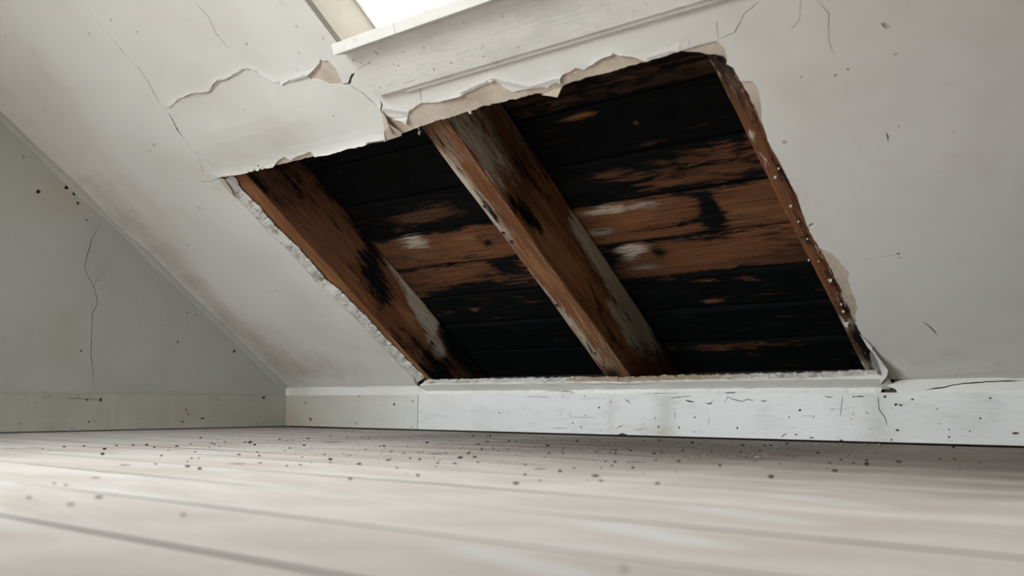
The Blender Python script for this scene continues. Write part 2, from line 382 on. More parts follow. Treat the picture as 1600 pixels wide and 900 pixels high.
dots = [dot(sl(*p), a, b, an) for p, a, b, an in [((1385, 40), .011, .006, 2.2), ((1401, 84), .006, .003, 0), ((240, 323), .006, .003, 2.4), ((1404, 397), .006, .006, 0), ((1406, 404), .007, .003, 0), ((1501, 578), .006, .004, 0),
        ((384, 170), .004, .004, 0), ((522, 180), .003, .003, 0), ((467, 83), .004, .003, 0), ((505, 60), .004, .003, 0), ((150, 282), .003, .003, 0), ((279, 281), .003, .003, 0), ((1253, 120), .003, .003, 0), ((1402, 590), .004, .003, 0),
        ((434, 400), .005, .003, 1), ((440, 401), .004, .003, 0), ((139, 53), .006, .004, 0), ((468, 582), .006, .005, 0), ((355, 492), .004, .004, 0), ((1306, 118), .004, .003, 0), ((1325, 108), .003, .003, 0), ((1268, 352), .012, .007, .4), ((405, 258), .006, .006, 0)]]
opening = [Vector((SKY_X0, SKY_S0 - .01)), Vector((SKY_X1, SKY_S0 - .01)), Vector((SKY_X1, SKY_S1)), Vector((SKY_X0, SKY_S1))]

def slope_shade(p):  # brown shade painted along gable and slope foot, plus a mark beside the window
    return .55 * blob(p, .1, .35, .14, .5) + .5 * blob(p, .12, 1.15, .16, .5) + .35 * blob(p, .35, .25, .2, .25) + .3 * blob(p, .55, .12, .5, .09) + .3 * blob(p, 3.2, .1, .5, .1) + .25 * blob(p, 1.75, 1.75, .1, .15)
def swell(p): return -.010 * blob(p, 1.25, 1.36, .35, .10) + .004 * blob(p, 1.7, 1.30, .06, .10)

# ------------------------------------------------------------------ structure: slope plaster
ceiling = sheet('ceiling', slope_outline(notch(F_PX, .0022, 3)), [opening, PATCH] + through + finish_only + dots,
                [(.03, 3.9, .03, 2.3, .045), (.1, 5.1, 2.4, 3.6, .2), (4.0, 5.1, .1, 2.3, .2)], .0032, P, M_SLOPE, kind='structure',
                reliefs=[swell], stain=slope_shade,
                curls=[(C_FLAKE, [(1, .0045, .012), (-1, .001, .02)]), (C_LONG, [(1, .003, .012)]),
                       ([sl(*p) for p in [(345, 278), (430, 258), (517, 239), (577, 224), (602, 221)]], [(1, .010, .016)]),
                       ([sl(*p) for p in [(595, 171), (640, 178), (717, 150), (772, 125), (830, 139), (877, 124)]], [(1, .006, .012)]),
                       ([sl(*p) for p in [(922, 102), (960, 84), (1010, 95), (1060, 80)]], [(1, .004, .010)])])
ceiling_base = sheet('basecoat_layer', slope_outline(notch(B_PX, .0035, 8)), [opening] + through,
                     [(.03, 3.9, .03, 2.3, .07), (.1, 5.1, 2.4, 3.6, .3), (4.0, 5.1, .1, 2.3, .3)], .0185, P, M_BASE, ceiling,
                     reliefs=[swell], base_off=.0036)

# gable wall on the left
G_CR = [gw(*p) for p in [(160, 343), (152, 360), (143, 375), (137, 395), (132, 420), (139, 434), (146, 445), (152, 466), (153, 473), (145, 490), (144, 505), (143, 530), (142, 548), (145, 580), (147, 612)]]
g_holes = [crack(G_CR, .0045, .003, 21), crack([gw(*p) for p in [(146, 445), (152, 437), (156, 430)]], .004, .001, 22)]
g_dots = [dot(gw(*p), a, a, 0) for p, a in [((105, 293), .012), ((116, 303), .008), ((122, 318), .008), ((60, 299), .010), ((366, 549), .009), ((278, 534), .006), ((127, 548), .005), ((305, 492), .004), ((292, 489), .004), ((250, 509), .003), ((136, 344), .004)]]
G_OUT = [(-4.9, 0), (.62, 0), (.62, .10), (-2.93, 2.58), (-4.9, 2.58)]
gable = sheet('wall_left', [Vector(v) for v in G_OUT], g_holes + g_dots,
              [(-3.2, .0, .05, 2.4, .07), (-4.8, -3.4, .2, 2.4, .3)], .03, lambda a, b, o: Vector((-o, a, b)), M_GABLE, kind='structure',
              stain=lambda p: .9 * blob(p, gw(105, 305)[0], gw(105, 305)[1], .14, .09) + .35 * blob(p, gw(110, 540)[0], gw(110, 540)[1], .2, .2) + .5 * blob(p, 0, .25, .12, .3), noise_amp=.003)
bm = bmesh.new(); a_ = [bm.verts.new((-.032, y, z or -.09)) for y, z in G_OUT]; b_ = [bm.verts.new((-.10, y, z or -.09)) for y, z in G_OUT]
bm.faces.new(a_); bm.faces.new(b_[::-1])
for i in range(5): bm.faces.new((a_[i], b_[i], b_[(i + 1) % 5], a_[(i + 1) % 5]))
bmesh.ops.recalc_face_normals(bm, faces=bm.faces)
frombm('backing', bm, M_DARKW, gable)
# fillet of old plaster run down the angle between gable and slope
bm = bmesh.new(); rows = []
for i in range(61):
    s = -.0 + 3.2 * i / 60; k = .75 + .5 * noise.noise(Vector((s * 4, 0, 3)))
    rows.append([bm.verts.new(P(0, s, 0) + q) for q in (Vector((.0015, 0, -.030 * k)), Vector((.006 * k, 0, -.014 * k)) + NV * .004, Vector((.020 * k, 0, 0)) + NV * .003, Vector((.036 * k, 0, 0)) + NV * .0006)])
for a, b in zip(rows, rows[1:]):
    for j in range(3): bm.faces.new((a[j], a[j + 1], b[j + 1], b[j]))
bmesh.ops.recalc_face_normals(bm, faces=bm.faces)
frombm('angle_fillet', bm, M_GABLE, gable, smooth=True)

# knee wall: a narrow strip between the baseboard and the slope
k_top = []
for i in range(105):
    x = 5.2 * i / 104; z = .188 + .0035 * noise.noise(Vector((x * 5, 1, 1))) + .002 * noise.noise(Vector((x * 17, 4, 1)))
    if .92 < x < 2.86: z = .180
    k_top.append(Vector((x, z)))
def kz(*p): return bw(*p)
k_cr = [crack([kz(*p) for p in a], wd, .0008, 30 + i) for i, (a, wd) in enumerate([
    ([(850, 611.3), (870, 611), (896, 613)], .0035), ([(872, 616), (890, 616), (897, 613.5)], .003), ([(920, 608), (921, 616)], .002), ([(925, 616), (942, 616)], .003),
    ([(1000, 615.2), (1030, 615), (1062, 614.8)], .003), ([(1130, 614.3), (1150, 613)], .004), ([(800, 602), (812, 606), (819, 612)], .004), ([(1035, 606), (1037, 614)], .005),
    ([(1398, 610.5), (1450, 611)], .0), ([(1440, 610.5), (1455, 607.5), (1475, 605), (1490, 601), (1510, 599), (1540, 596.5), (1600, 594.5)], .0045)]) if wd > 0]
k_pt = [[Vector(kz(*p)) for p in [(1376, 603), (1388, 604), (1398, 608), (1401, 613), (1374, 614)]]]
knee = sheet('wall_back', [Vector((0, .12)), Vector((5.2, .12))] + k_top[::-1], k_cr + k_pt, [(.02, 3.8, .13, .18, .02)], .004,
             lambda a, b, o: Vector((a, .006 + o - .008 * max(0, (b - .165) / .025) * (not .92 < a < 2.86) + .020 * (.92 < a < 2.86) * min(1, max(0, (b - .155) / .008)), b)), M_KNEE, kind='structure', noise_amp=.002,
             stain=lambda p: .5 * blob(p, .1, .16, .25, .1))
frombm('stud_plate', box(.0, 5.2, .030, .075, -.03, .165), M_DARKW, knee)

# broken lip of plaster left along the bottom of the hole
bm = bmesh.new(); rows = []
LX0, LX1, NL = .925, 2.872, 260
prof = [(.030, .200), (.022, .2125), (.010, .2135), (-.002, .2075), (-.012, .200), (-.0175, .1955), (-.014, .190), (-.004, .182), (.008, .172), (.024, .160)]
for i in range(NL + 1):
    x = LX0 + (LX1 - LX0) * i / NL; row = []
    e = min(1, (x - LX0) / .03 + .3, (LX1 - x) / .02 + .4)
    mid = -.005 * math.exp(-((x - 1.955) / .05) ** 2)
    for j, (y, z) in enumerate(prof):
        a = .0048 if j in (1, 2, 3) else (.003 if j in (0, 4, 5) else .001)
        n1 = noise.noise(Vector((x * 45, j * .9, 3))) + .7 * noise.noise(Vector((x * 130, j * 2.1, 8)))
        n2 = noise.noise(Vector((x * 9, 2.2, 1)))
        zz = z + a * n1 + (.002 * n2 + mid) * (1 if j < 7 else 0)
        if x > 2.60: zz += .007 * ((x - 2.60) / .27) if j < 6 else 0
        row.append(bm.verts.new((x, y + a * .6 * noise.noise(Vector((x * 60, j * 1.3, 12))), .178 + (zz - .178) * e)))
    rows.append(row)
for a, b in zip(rows, rows[1:]):
    for j in range(len(prof) - 1): bm.faces.new((a[j], b[j], b[j + 1], a[j + 1]))
bmesh.ops.recalc_face_normals(bm, faces=bm.faces)
lip = frombm('plaster_lip', bm, M_ROUGH, knee)
lip.data.materials.append(M_KNEE)
for i, f in enumerate(lip.data.polygons):
    if i % (len(prof) - 1) >= 5: f.material_index = 1

# ------------------------------------------------------------------ baseboards
bb = empty('baseboard_back', (0, 0, 0), 'structure')
XJ = bw(653, 640)[0]
def bbmap(a, b, o): return Vector((a, -.0005 + o, b))
def bw_line(px): return [bw(*p) for p in px]
bb_cr = [crack(bw_line(a), wd * 1.25, .0014, 50 + i) for i, (a, wd) in enumerate([
    ([(1070, 625.5), (1080, 628), (1086, 628)], .005), ([(1101, 630), (1110, 631), (1114.5, 626.5)], .007), ([(1117, 628), (1125, 633)], .002), ([(1132, 630), (1137, 620), (1146, 624), (1160, 627.5), (1167, 624), (1180, 626)], .003), ([(1187, 626.5), (1200, 627)], .004),
    ([(820, 620), (840, 620), (860, 621.5)], .002), ([(860, 622), (861, 618)], .003), ([(1045, 622), (1065, 620), (1082, 618)], .002), ([(1020, 622), (1023, 618.5)], .004), ([(975, 623), (986, 630.5)], .003), ([(900, 623), (950, 622)], .001),
    ([(1286, 618), (1295, 621), (1303, 619.5)], .004), ([(1317, 618), (1313, 650)], .002), ([(1372, 618), (1374, 640), (1384, 654), (1386, 666)], .003), ([(1393, 619), (1396, 625)], .006), ([(1334, 619.5), (1352, 619)], .004),
    ([(1220, 684), (1224, 680), (1231, 676)], .004), ([(1476, 675), (1477, 684)], .003), ([(862, 669), (888, 669)], .0016), ([(892, 652), (930, 652)], .0014), ([(963, 669), (975, 663)], .003), ([(990, 671), (1008, 671)], .0014), ([(1000, 665), (1010, 661)], .002), ([(1055, 640), (1054, 656)], .002), ([(1109, 651), (1108, 665)], .002), ([(1250, 650), (1275, 650)], .0012), ([(1460, 660), (1475, 663)], .0014),
    ([(890, 640), (892, 655)], .0014), ([(878, 636), (876, 652)], .0014)])]
bb_dots = [dot(bw(*p), a * .0011, b * .0011, 0) for p, a, b in [
    ((954, 628), 3, 3), ((936, 637), 4, 3), ((1029, 667), 4, 4), ((1061, 668), 4, 3), ((1086, 652), 3, 3), ((895, 661), 4, 2.4), ((891, 650), 2.4, 2), ((915, 649), 4, 1.6), ((1152, 669), 3, 4), ((952, 653), 2, 1.6), ((1024, 653), 2, 3), ((879, 620), 3, 2), ((913, 619), 3, 3),
    ((1250, 641), 5, 4), ((1233, 652), 2.4, 2.4), ((1271, 652), 2.4, 2), ((1400, 632), 4, 4), ((1407, 633), 6, 3), ((1402, 672), 7, 3), ((1383, 620), 5, 4), ((1426, 624), 4, 3), ((1587, 677), 9, 3), ((1547, 622), 4, 3), ((1464, 639), 2.4, 2), ((1483, 671), 2.4, 2.4), ((1483, 683), 3, 3), ((1315, 689), 6, 5), ((1393, 687), 3, 3), ((1244, 679), 6, 2), ((1268, 684), 6, 2), ((1515, 674), 3, 2), ((1532, 654), 2.4, 4), ((1334, 620), 4, 2),
    ((477, 629), 5, 6), ((616, 632), 6, 6), ((645, 627), 5, 5), ((485, 655), 9, 8), ((556, 662), 6, 3), ((780, 645), 4, 3), ((535, 614), 3, 3), ((475, 666), 6, 3), ((561, 619), 6, 3), ((835, 661), 2, 2), ((940, 673), 2, 2), ((1300, 640), 2, 2), ((1330, 655), 3, 1.6), ((1355, 645), 2, 2), ((1360, 670), 2.4, 1.4), ((1240, 668), 2, 1.4)]]
bb_edge_chip = [Vector(bw(*p)) for p in [(957, 684.6), (965, 679), (972, 676.5), (980, 679), (990, 685)]]
def bb_stain_tone(p):
    s = .5 * blob(p, bw(1040, 650)[0], .09, .035, .2) + .35 * blob(p, bw(1018, 680)[0], .02, .06, .02) + .3 * blob(p, bw(955, 650)[0], .09, .012, .2) + .3 * blob(p, bw(1370, 650)[0], .1, .03, .2)
    s += .35 * blob(p, bw(1040, 680)[0], .02, .05, .015) + .95 * (p[:, 0] < XJ) * np.clip(1.05 - .75 * p[:, 0] / XJ, 0, 1) + .25 * blob(p, .05, .03, .12, .06) + .2 * blob(p, bw(1530, 640)[0], .08, .2, .1)  # left board browner and darker towards the corner
    return s
for i, (x0, x1) in enumerate([(.012, XJ - .0015), (XJ + .0015, 5.2)]):
    frombm('board', box(x0, x1, .0012, .0195, .0045, .150), M_DARKW, bb)
    o = sheet('paint_layer', [Vector((x0, .006)), Vector((x1, .006)), Vector((x1, .150)), Vector((x0, .150))],
              [h for h in bb_cr + bb_dots + [bb_edge_chip] if all(x0 + .002 < v[0] < x1 - .002 for v in h)], [(x0 + .01, min(x1, 3.6), .012, .144, .02)], .0016, bbmap, M_BB, bb, noise_amp=.0006, stain=bb_stain_tone)
bl = empty('baseboard_left', (0, 0, 0), 'structure')
def gw_line(px): return [gw(*p) for p in px]
frombm('board', box(-.018, .0098, -5.55, .012, .0045, .149), M_DARKW, bl)
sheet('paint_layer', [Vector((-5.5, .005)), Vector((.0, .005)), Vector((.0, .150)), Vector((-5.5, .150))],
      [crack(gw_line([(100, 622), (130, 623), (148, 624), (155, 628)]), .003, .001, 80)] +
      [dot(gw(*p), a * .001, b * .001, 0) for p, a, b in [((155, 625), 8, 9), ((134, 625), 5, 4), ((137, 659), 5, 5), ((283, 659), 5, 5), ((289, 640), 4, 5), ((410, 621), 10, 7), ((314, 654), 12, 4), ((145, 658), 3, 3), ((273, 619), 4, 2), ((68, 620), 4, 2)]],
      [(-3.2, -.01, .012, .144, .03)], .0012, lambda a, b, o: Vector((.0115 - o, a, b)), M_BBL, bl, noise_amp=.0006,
      stain=lambda p: .5 * blob(p, gw(155, 640)[0], .08, .02, .06) + .5 * blob(p, 0, .03, .12, .05) + .3 * blob(p, -.4, .1, .3, .1))

# ------------------------------------------------------------------ floor: painted boards running along the wall
floor = empty('floor', (0, 0, 0), 'structure')
frombm('joist_bed', box(-.05, 5.3, -5.7, .62, -.09, -.031), M_GAP, floor)
joints = [.10, -.085, -.29, -.47, -.66, -.86, -1.06, -1.26, -1.475, -1.62, -1.835, -2.03, -2.228, -2.425, -2.63]
while joints[-1] > -5.6: joints.append(joints[-1] - .2)
rs = random.Random(4)
for k, (a, b) in enumerate(zip(joints, joints[1:])):
    big = k in (8, 10, 12, 13); gap = .0022 if big else .0007
    bm = box(-.6, 4.6, b + gap, a - gap, -.030, 0, .0022 if big else .0005, 1)
    bmesh.ops.subdivide_edges(bm, edges=[e for e in bm.edges if abs(e.verts[0].co.x - e.verts[1].co.x) > 1], cuts=24, use_grid_fill=True)
    ph = rs.uniform(0, 50)
    for v in bm.verts:
        if v.co.z > -.01: v.co.z += .0009 * noise.noise(Vector((v.co.x * 1.6, ph, 0))) - .0006
    bm.transform(Matrix.Translation((0, -(a + b) / 2, 0)))
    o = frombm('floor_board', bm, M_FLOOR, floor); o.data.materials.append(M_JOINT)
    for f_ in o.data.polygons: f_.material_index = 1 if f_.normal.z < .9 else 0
    o.location = (.6, (a + b) / 2, 0)

# ------------------------------------------------------------------ roof boarding behind the rafters
RM = Matrix(((0, 1, 0, 0), (-cT, 0, sT, 0), (sT, 0, cT, Z0), (0, 0, 0, 1)))          # local (s, x, d)
BM_ = Matrix(((1, 0, 0, 0), (0, -cT, -sT, 0), (0, sT, -cT, Z0), (0, 0, 0, 1)))        # local (x, s, -d)
def painted(name, verts, faces, attrs, mat, parent, mw, kind=None):
    me = bpy.data.meshes.new(name); me.from_pydata(verts, [], faces)
    for k_, v in attrs.items(): me.attributes.new(k_, 'FLOAT', 'POINT').data.foreach_set('value', np.clip(v, -.5, 1.5).astype(np.float32))
    return link(name, me, mat, parent, kind, mw)
boarding = tag(empty('roof_boarding'), 'blackened boards of the roof seen through the hole, behind the rafters', 'roof boarding')
D_B = .27
SEAM = [-.30, -.115, .065, .243, .418, .60, .781, .982, 1.165, 1.252]
# (char, tint, pale) of each board in the left and in the right bay
TONE = [((1.1, .25, 0), (1.0, .3, 0)), ((1.1, .25, 0), (1.12, .25, 0)), ((1.0, .4, 0), (1.05, .3, 0)), ((.44, .34, .06), (.40, .37, .08)), ((.35, .36, .15), (.33, .42, .10)), ((.98, .3, .1), (.68, .28, .12)), ((1.1, .2, 0), (1.05, .2, 0)), ((1.1, .2, 0), (.66, .16, .05)), ((1.1, .2, 0), (.9, .2, 0))]
# stains on the boards: (px, py, half length along the grain, half width, char, tint, pale)
BL = [(650, 338, .11, .035, -.62, .1, .30), (690, 330, .07, .03, -.45, .1, .10), (628, 355, .06, .03, -.2, 0, .15), (648, 378, .06, .06, -.2, 0, 1.0), (735, 375, .10, .05, -.25, .25, -.1), (760, 378, .03, .03, .8, 0, 0), (700, 362, .05, .02, .2, 0, .3),
      (700, 432, .10, .03, -.25, .2, .0), (790, 415, .05, .04, .75, 0, 0), (740, 452, .2, .03, .6, 0, 0), (800, 440, .06, .02, -.1, .1, .2), (742, 485, .025, .012, -.55, .2, .7), (735, 345, .2, .018, .5, 0, 0),
      (893, 184, .06, .012, -.75, .45, .25), (918, 178, .03, .009, -.7, .4, .35), (993, 192, .012, .013, -.75, .3, .6), (1012, 225, .045, .012, -.75, .4, .5), (985, 236, .10, .008, -.5, .1, .5), (1040, 165, .08, .03, -.12, 0, .25),
      (930, 250, .22, .06, .45, 0, 0), (965, 276, .07, .022, -.35, .25, .05), (1050, 285, .18, .012, -.25, .15, .3), (1150, 250, .14, .06, -.18, .05, 0), (920, 305, .20, .03, .6, 0, 0), (1150, 285, .05, .012, .4, 0, 0),
      (945, 327, .08, .03, -.15, 0, 1.0), (1010, 318, .10, .018, -.1, 0, .55), (925, 345, .04, .03, .3, 0, .2), (935, 362, .06, .02, .0, 0, .7), (1000, 340, .10, .03, -.25, .18, -.1), (1105, 312, .025, .03, .95, 0, 0), (1112, 332, .028, .026, 1.05, 0, 0), (1116, 348, .032, .022, 1.05, 0, 0), (1180, 320, .12, .05, -.2, .12, 0), (1060, 352, .08, .016, .5, 0, 0), (1040, 365, .08, .012, -.1, 0, .35),
      (988, 390, .07, .05, -.15, 0, 1.1), (950, 400, .05, .04, .45, 0, .3), (1030, 395, .03, .03, .6, 0, 0), (1110, 395, .16, .05, -.3, .15, 0), (1100, 370, .05, .02, .4, 0, 0), (1000, 420, .08, .014, .0, 0, .6), (940, 425, .06, .02, .5, 0, 0), (1200, 375, .12, .03, .05, .0, 0),
      (1040, 434, .06, .012, -.5, .2, .35), (1110, 437, .06, .010, -.35, .1, .3), (1165, 434, .045, .022, -.45, 0, .55), (1110, 471, .035, .010, -.75, .1, .75), (1130, 476, .025, .006, -.6, .1, .6), (1155, 540, .18, .035, -.36, -.1, .03), (1240, 530, .10, .02, -.3, -.1, .06), (1090, 545, .1, .02, -.3, .1, 0)]
BLs = [(*sl(q[0], q[1], D_B), *q[2:]) for q in BL]
BOARD_LABEL = {3: 'brown board with pale weathered patches, lowest of the brown ones', 4: 'orange brown board with a black drip stain in the right bay', 5: 'half burnt board, dark brown at its right end'}
for i, (s0, s1) in enumerate(zip(SEAM, SEAM[1:])):
    xa, xb, wd = -.05, 5.2, s1 - s0 - .0035
    xs = np.concatenate([np.linspace(xa, .85, 8)[:-1], np.linspace(.85, 3.1, 226), np.linspace(3.1, xb, 16)[1:]])
    ys = np.linspace(s0, s0 + wd, 16); lift = rs.uniform(-.003, .003); tilt = .006
    verts, A = [], {k_: [] for k_ in ('char', 'tint', 'pale', 'fleck')}
    X, Y = np.meshgrid(xs, ys, indexing='ij'); f = 1 / (1 + np.exp(-(X - 1.95) / .05))
    tl, tr_ = TONE[i]
    ch = tl[0] + (tr_[0] - tl[0]) * f; ti = tl[1] + (tr_[1] - tl[1]) * f; pa = tl[2] + (tr_[2] - tl[2]) * f
    for (bx, by, rx, ry, dc, dt, dp) in BLs:
        if s0 - .02 < by < s1 + .02:
            g = np.exp(-(((X - bx) / (rx * 1.2)) ** 2 + ((Y - by) / (ry * 1.1)) ** 2)); ch = ch + dc * g; ti = ti + dt * g; pa = pa + .78 * dp * g
    edge = np.minimum(Y - s0, s0 + wd - Y); ch = ch + .35 * np.exp(-edge / .006)
    nx, ny = X.shape; faces = []
    for a_ in range(nx):
        for b_ in range(ny):
            r_ = .003 * math.exp(-edge[a_, b_] / .002)
            verts.append((X[a_, b_], Y[a_, b_], -D_B + lift + tilt * (b_ / (ny - 1) - .5) - r_ + .0008 * noise.noise(Vector((X[a_, b_] * 4, Y[a_, b_] * 40, 2)))))
    for a_ in range(nx - 1):
        for b_ in range(ny - 1):
            q = a_ * ny + b_; faces.append((q, q + ny, q + ny + 1, q + 1))
    nb = len(verts)
    ring = [a_ * ny for a_ in range(nx)] + [(nx - 1) * ny + b_ for b_ in range(1, ny)] + [a_ * ny + ny - 1 for a_ in range(nx - 2, -1, -1)] + [b_ for b_ in range(ny - 2, 0, -1)]
    for q in ring: v = verts[q]; verts.append((v[0], v[1], -D_B - .024))
    n_ = len(ring)
    for j in range(n_): a_, b_ = ring[j], ring[(j + 1) % n_]; faces.append((b_, a_, nb + j, nb + (j + 1) % n_))
    faces.append(tuple(nb + j for j in range(n_ - 1, -1, -1)))
    ext = lambda q: np.concatenate([q.ravel(), q.ravel()[ring]])
    bo = painted('board', verts, faces, {'char': ext(ch), 'tint': ext(ti), 'pale': ext(pa), 'fleck': ext(X * 0)}, M_CHAR, boarding, BM_)
    if i in BOARD_LABEL: bo['label'] = BOARD_LABEL[i]
# boards above and beside the roof window, and the felt over everything
for (x0, x1, s0, s1) in [(-.05, 1.535, 1.256, 2.04), (4.465, 5.2, 1.256, 2.04), (-.05, 5.2, 2.06, 3.76)]:
    n_ = int((s1 - s0) / .18)
    for k in range(n_):
        a_, b_ = s0 + (s1 - s0) * k / n_, s0 + (s1 - s0) * (k + 1) / n_ - .003
        m = sbox(x0, x1, a_, b_, D_B, D_B + .024, .002); m.transform(BM_.inverted())
        frombm('board', m, M_CHAR, boarding, mw=BM_)
bm = sbox(-.1, 5.3, -.34, 1.25, .297, .31)
for b in (sbox(-.1, 1.538, 1.25, 2.06, .297, .31), sbox(4.462, 5.3, 1.25, 2.06, .297, .31), sbox(-.1, 5.3, 2.06, 3.8, .297, .31)):
    t = bpy.data.meshes.new('t'); b.to_mesh(t); bm.from_mesh(t); b.free(); bpy.data.meshes.remove(t)
frombm('felt', bm, M_OUT, boarding)
frombm('eaves_light_block', sbox(-.1, 5.3, -.36, -.30, .0, .30), M_CRUMB, kind='structure')      # eaves block added against leaking light, blackened like the shade around it

# ------------------------------------------------------------------ rafters
def rafter(x0, x1, d0, label, blobs, base, s0=-.29, s1=3.75, shape=None):
    """Local (s, x, d). Bottom face at d0, right side at x1; stains come from blobs on face 'b' or 'r'."""
    d1 = D_B - .004; ss = np.linspace(s0, 1.262, 180) if s1 < 1.3 else np.concatenate([np.linspace(s0, 1.35, 190), np.linspace(1.35, s1, 30)[1:]])
    na, nd = 9, 26
    per = [(x, d0, 'b') for x in np.linspace(x0, x1, na)] + [(x1, d, 'r') for d in np.linspace(d0, d1, nd)[1:]] + [(x, d1, 't') for x in np.linspace(x1, x0, 4)[1:]] + [(x0, d, 'l') for d in np.linspace(d1, d0, 8)[1:-1]]
    verts = []; A = {k_: [] for k_ in ('char', 'tint', 'pale', 'fleck')}
    np_ = len(per); cx_, cd_ = (x0 + x1) / 2, (d0 + d1) / 2
    for s in ss:
        for (x, d, face) in per:
            rx = 1 if abs(abs(x - cx_) - (x1 - x0) / 2) < 1e-6 else 0; rd = 1 if abs(abs(d - cd_) - (d1 - d0) / 2) < 1e-6 else 0
            xo, do = x, d
            if rx and rd: xo = x - math.copysign(.002, x - cx_); do = d - math.copysign(.002, d - cd_)
            w_ = .0022 * noise.noise(Vector((s * 2.2, x * 9, d * 9))) + .0010 * noise.noise(Vector((s * 14, x * 60, d * 60)))
            verts.append((s, xo + w_, do + w_ + (0.004 * max(0, noise.noise(Vector((s * 5, x0, 1)))) if face == 'b' and d == d0 else 0)))
            for k_, v in zip(('char', 'tint', 'pale', 'fleck'), base['b' if face == 'b' else 'r'](s, x, d)): A[k_].append(v)
    S = np.repeat(ss, np_); XX = np.tile([q[0] for q in per], len(ss)); DD = np.tile([q[1] for q in per], len(ss)); FC = np.tile([q[2] for q in per], len(ss))
    A = {k_: np.array(v, float) for k_, v in A.items()}
    for (face, bs, bv, rs_, rv, dc, dt, dp) in blobs:
        U = XX if face == 'b' else DD
        g = np.exp(-(((S - bs) / (rs_ * 1.35)) ** 2 + ((U - bv) / rv) ** 2)) * (FC == face)
        A['char'] += dc * g; A['tint'] += dt * g; A['pale'] += dp * g
    faces = []
    for i in range(len(ss) - 1):
        for j in range(np_):
            a_, b_ = i * np_ + j, i * np_ + (j + 1) % np_; faces.append((a_, b_, b_ + np_, a_ + np_))
    faces.append(tuple(range(np_ - 1, -1, -1))); faces.append(tuple((len(ss) - 1) * np_ + j for j in range(np_)))
    root = empty('rafter', P((x0 + x1) / 2, 0, d0)); tag(root, label, 'rafter')
    o = painted('timber', verts, faces, A, M_CHAR, None, RM)
    o.parent = root; o.matrix_basis = Matrix.Translation(-root.location) @ RM
    return root
def rb(px, py, X, rs_, rv, dc, dt, dp): s, d = side(px, py, X); return ('r', s, d, rs_, rv, dc, dt, dp)
def bbf(px, py, d0, rs_, rv, dc, dt, dp): x, s = sl(px, py, d0); return ('b', s, x, rs_, rv, dc, dt, dp)
DF = .0270
XLa, XLb, XMa, XMb, XRa, XRb = .875, .960, 1.853, 1.957, 2.789, 2.885
def lerp(a, b, t): t = max(0, min(1, t)); return a + (b - a) * t
mid_base = {'b': lambda s, x, d: (.16, .56, .28, .26),
            'r': lambda s, x, d: (lerp(.35, .10, (s - .1) / .4) + lerp(0, .12, (d - .12) / .08) * (s > .6), lerp(.58, .30, (s - .62) / .35) * lerp(.5, 1, (s + .1) / .35), lerp(.06, .62, (s - .66) / .25) * lerp(1, .55, (d - .10) / .1), 0)}
X_ = XMb
mid_blobs = [rb(735, 210, X_, .12, .05, -.3, 0, .15), rb(700, 220, X_, .12, .03, 0, .0, .25), rb(790, 215, X_, .14, .05, 0.09, 0, -.1), rb(815, 260, X_, .10, .03, 0.22, 0, -.1), rb(850, 300, X_, .10, .05, 0.19, .1, -.3), rb(835, 240, X_, .10, .03, 0.19, 0, 0), rb(760, 245, X_, .10, .04, -.2, .15, .2), rb(775, 290, X_, .08, .05, -.2, .3, .0),
             rb(800, 318, X_, .055, .05, 0.53, 0, -.3), rb(822, 335, X_, .07, .04, 0.59, 0, -.3), rb(838, 350, X_, .05, .03, 0.50, 0, -.2), rb(800, 340, X_, .08, .012, 0.37, 0, 0), rb(812, 365, X_, .06, .012, 0.34, 0, 0), rb(860, 385, X_, .16, .07, -.25, .28, -.2), rb(900, 415, X_, .12, .05, -.15, .22, -.2), rb(885, 350, X_, .06, .03, 0.09, 0, .1),
             rb(905, 352, X_, .05, .05, -.1, 0, .7), rb(932, 395, X_, .10, .045, -.25, 0, 1.05), rb(957, 430, X_, .10, .05, -.3, 0, 1.1), rb(982, 470, X_, .09, .06, -.3, 0, .95), rb(1003, 505, X_, .08, .06, -.2, 0, .8), rb(920, 440, X_, .08, .03, 0.31, 0, -.2), rb(908, 380, X_, .08, .018, 0.31, 0, 0),
             rb(930, 470, X_, .10, .03, 0.28, 0, -.2), rb(945, 500, X_, .08, .04, 0.22, .0, -.1), rb(960, 490, X_, .09, .03, -.25, .1, .75), rb(985, 530, X_, .08, .04, -.1, 0, .55), rb(1000, 560, X_, .07, .05, 0.12, 0, .2), rb(965, 560, X_, .08, .05, 0.09, .1, .1), rb(1022, 545, X_, .06, .05, -.1, 0, .4)]
mid_blobs += [bbf(670, 215, DF, .05, .05, .55, 0, 0), bbf(705, 260, DF, .09, .03, 0, .0, .45), bbf(725, 290, DF, .09, .03, 0, 0, .5), bbf(770, 345, DF, .09, .025, .0, -.1, .5), bbf(765, 330, DF, .05, .012, .6, 0, 0), bbf(720, 270, DF, .05, .010, .5, 0, 0), bbf(850, 455, DF, .08, .02, .15, -.2, .45), bbf(880, 490, DF, .07, .02, .1, -.2, .6), bbf(930, 555, DF, .08, .05, .1, -.25, .2), bbf(955, 585, DF, .03, .05, .5, -.3, 0), bbf(835, 415, DF, .08, .04, -.1, .15, -.2), bbf(915, 530, DF, .05, .02, .1, 0, .4)]
r_mid = rafter(XMa, XMb, DF, 'middle rafter crossing the hole, bare orange underside scraped pale, black stains on its grey side', mid_blobs, mid_base, s1=1.262)
left_base = {'b': lambda s, x, d: (.12, .70, .0, .18), 'r': lambda s, x, d: (lerp(.32, .52, (s - .85) / .3) + lerp(.3, 0, (d - .02) / .06) + (.25 if s < .1 else 0), lerp(.42, .24, (s - .75) / .35) * lerp(.45, 1, s / .25), 0.02, 0)}
X_ = XLb
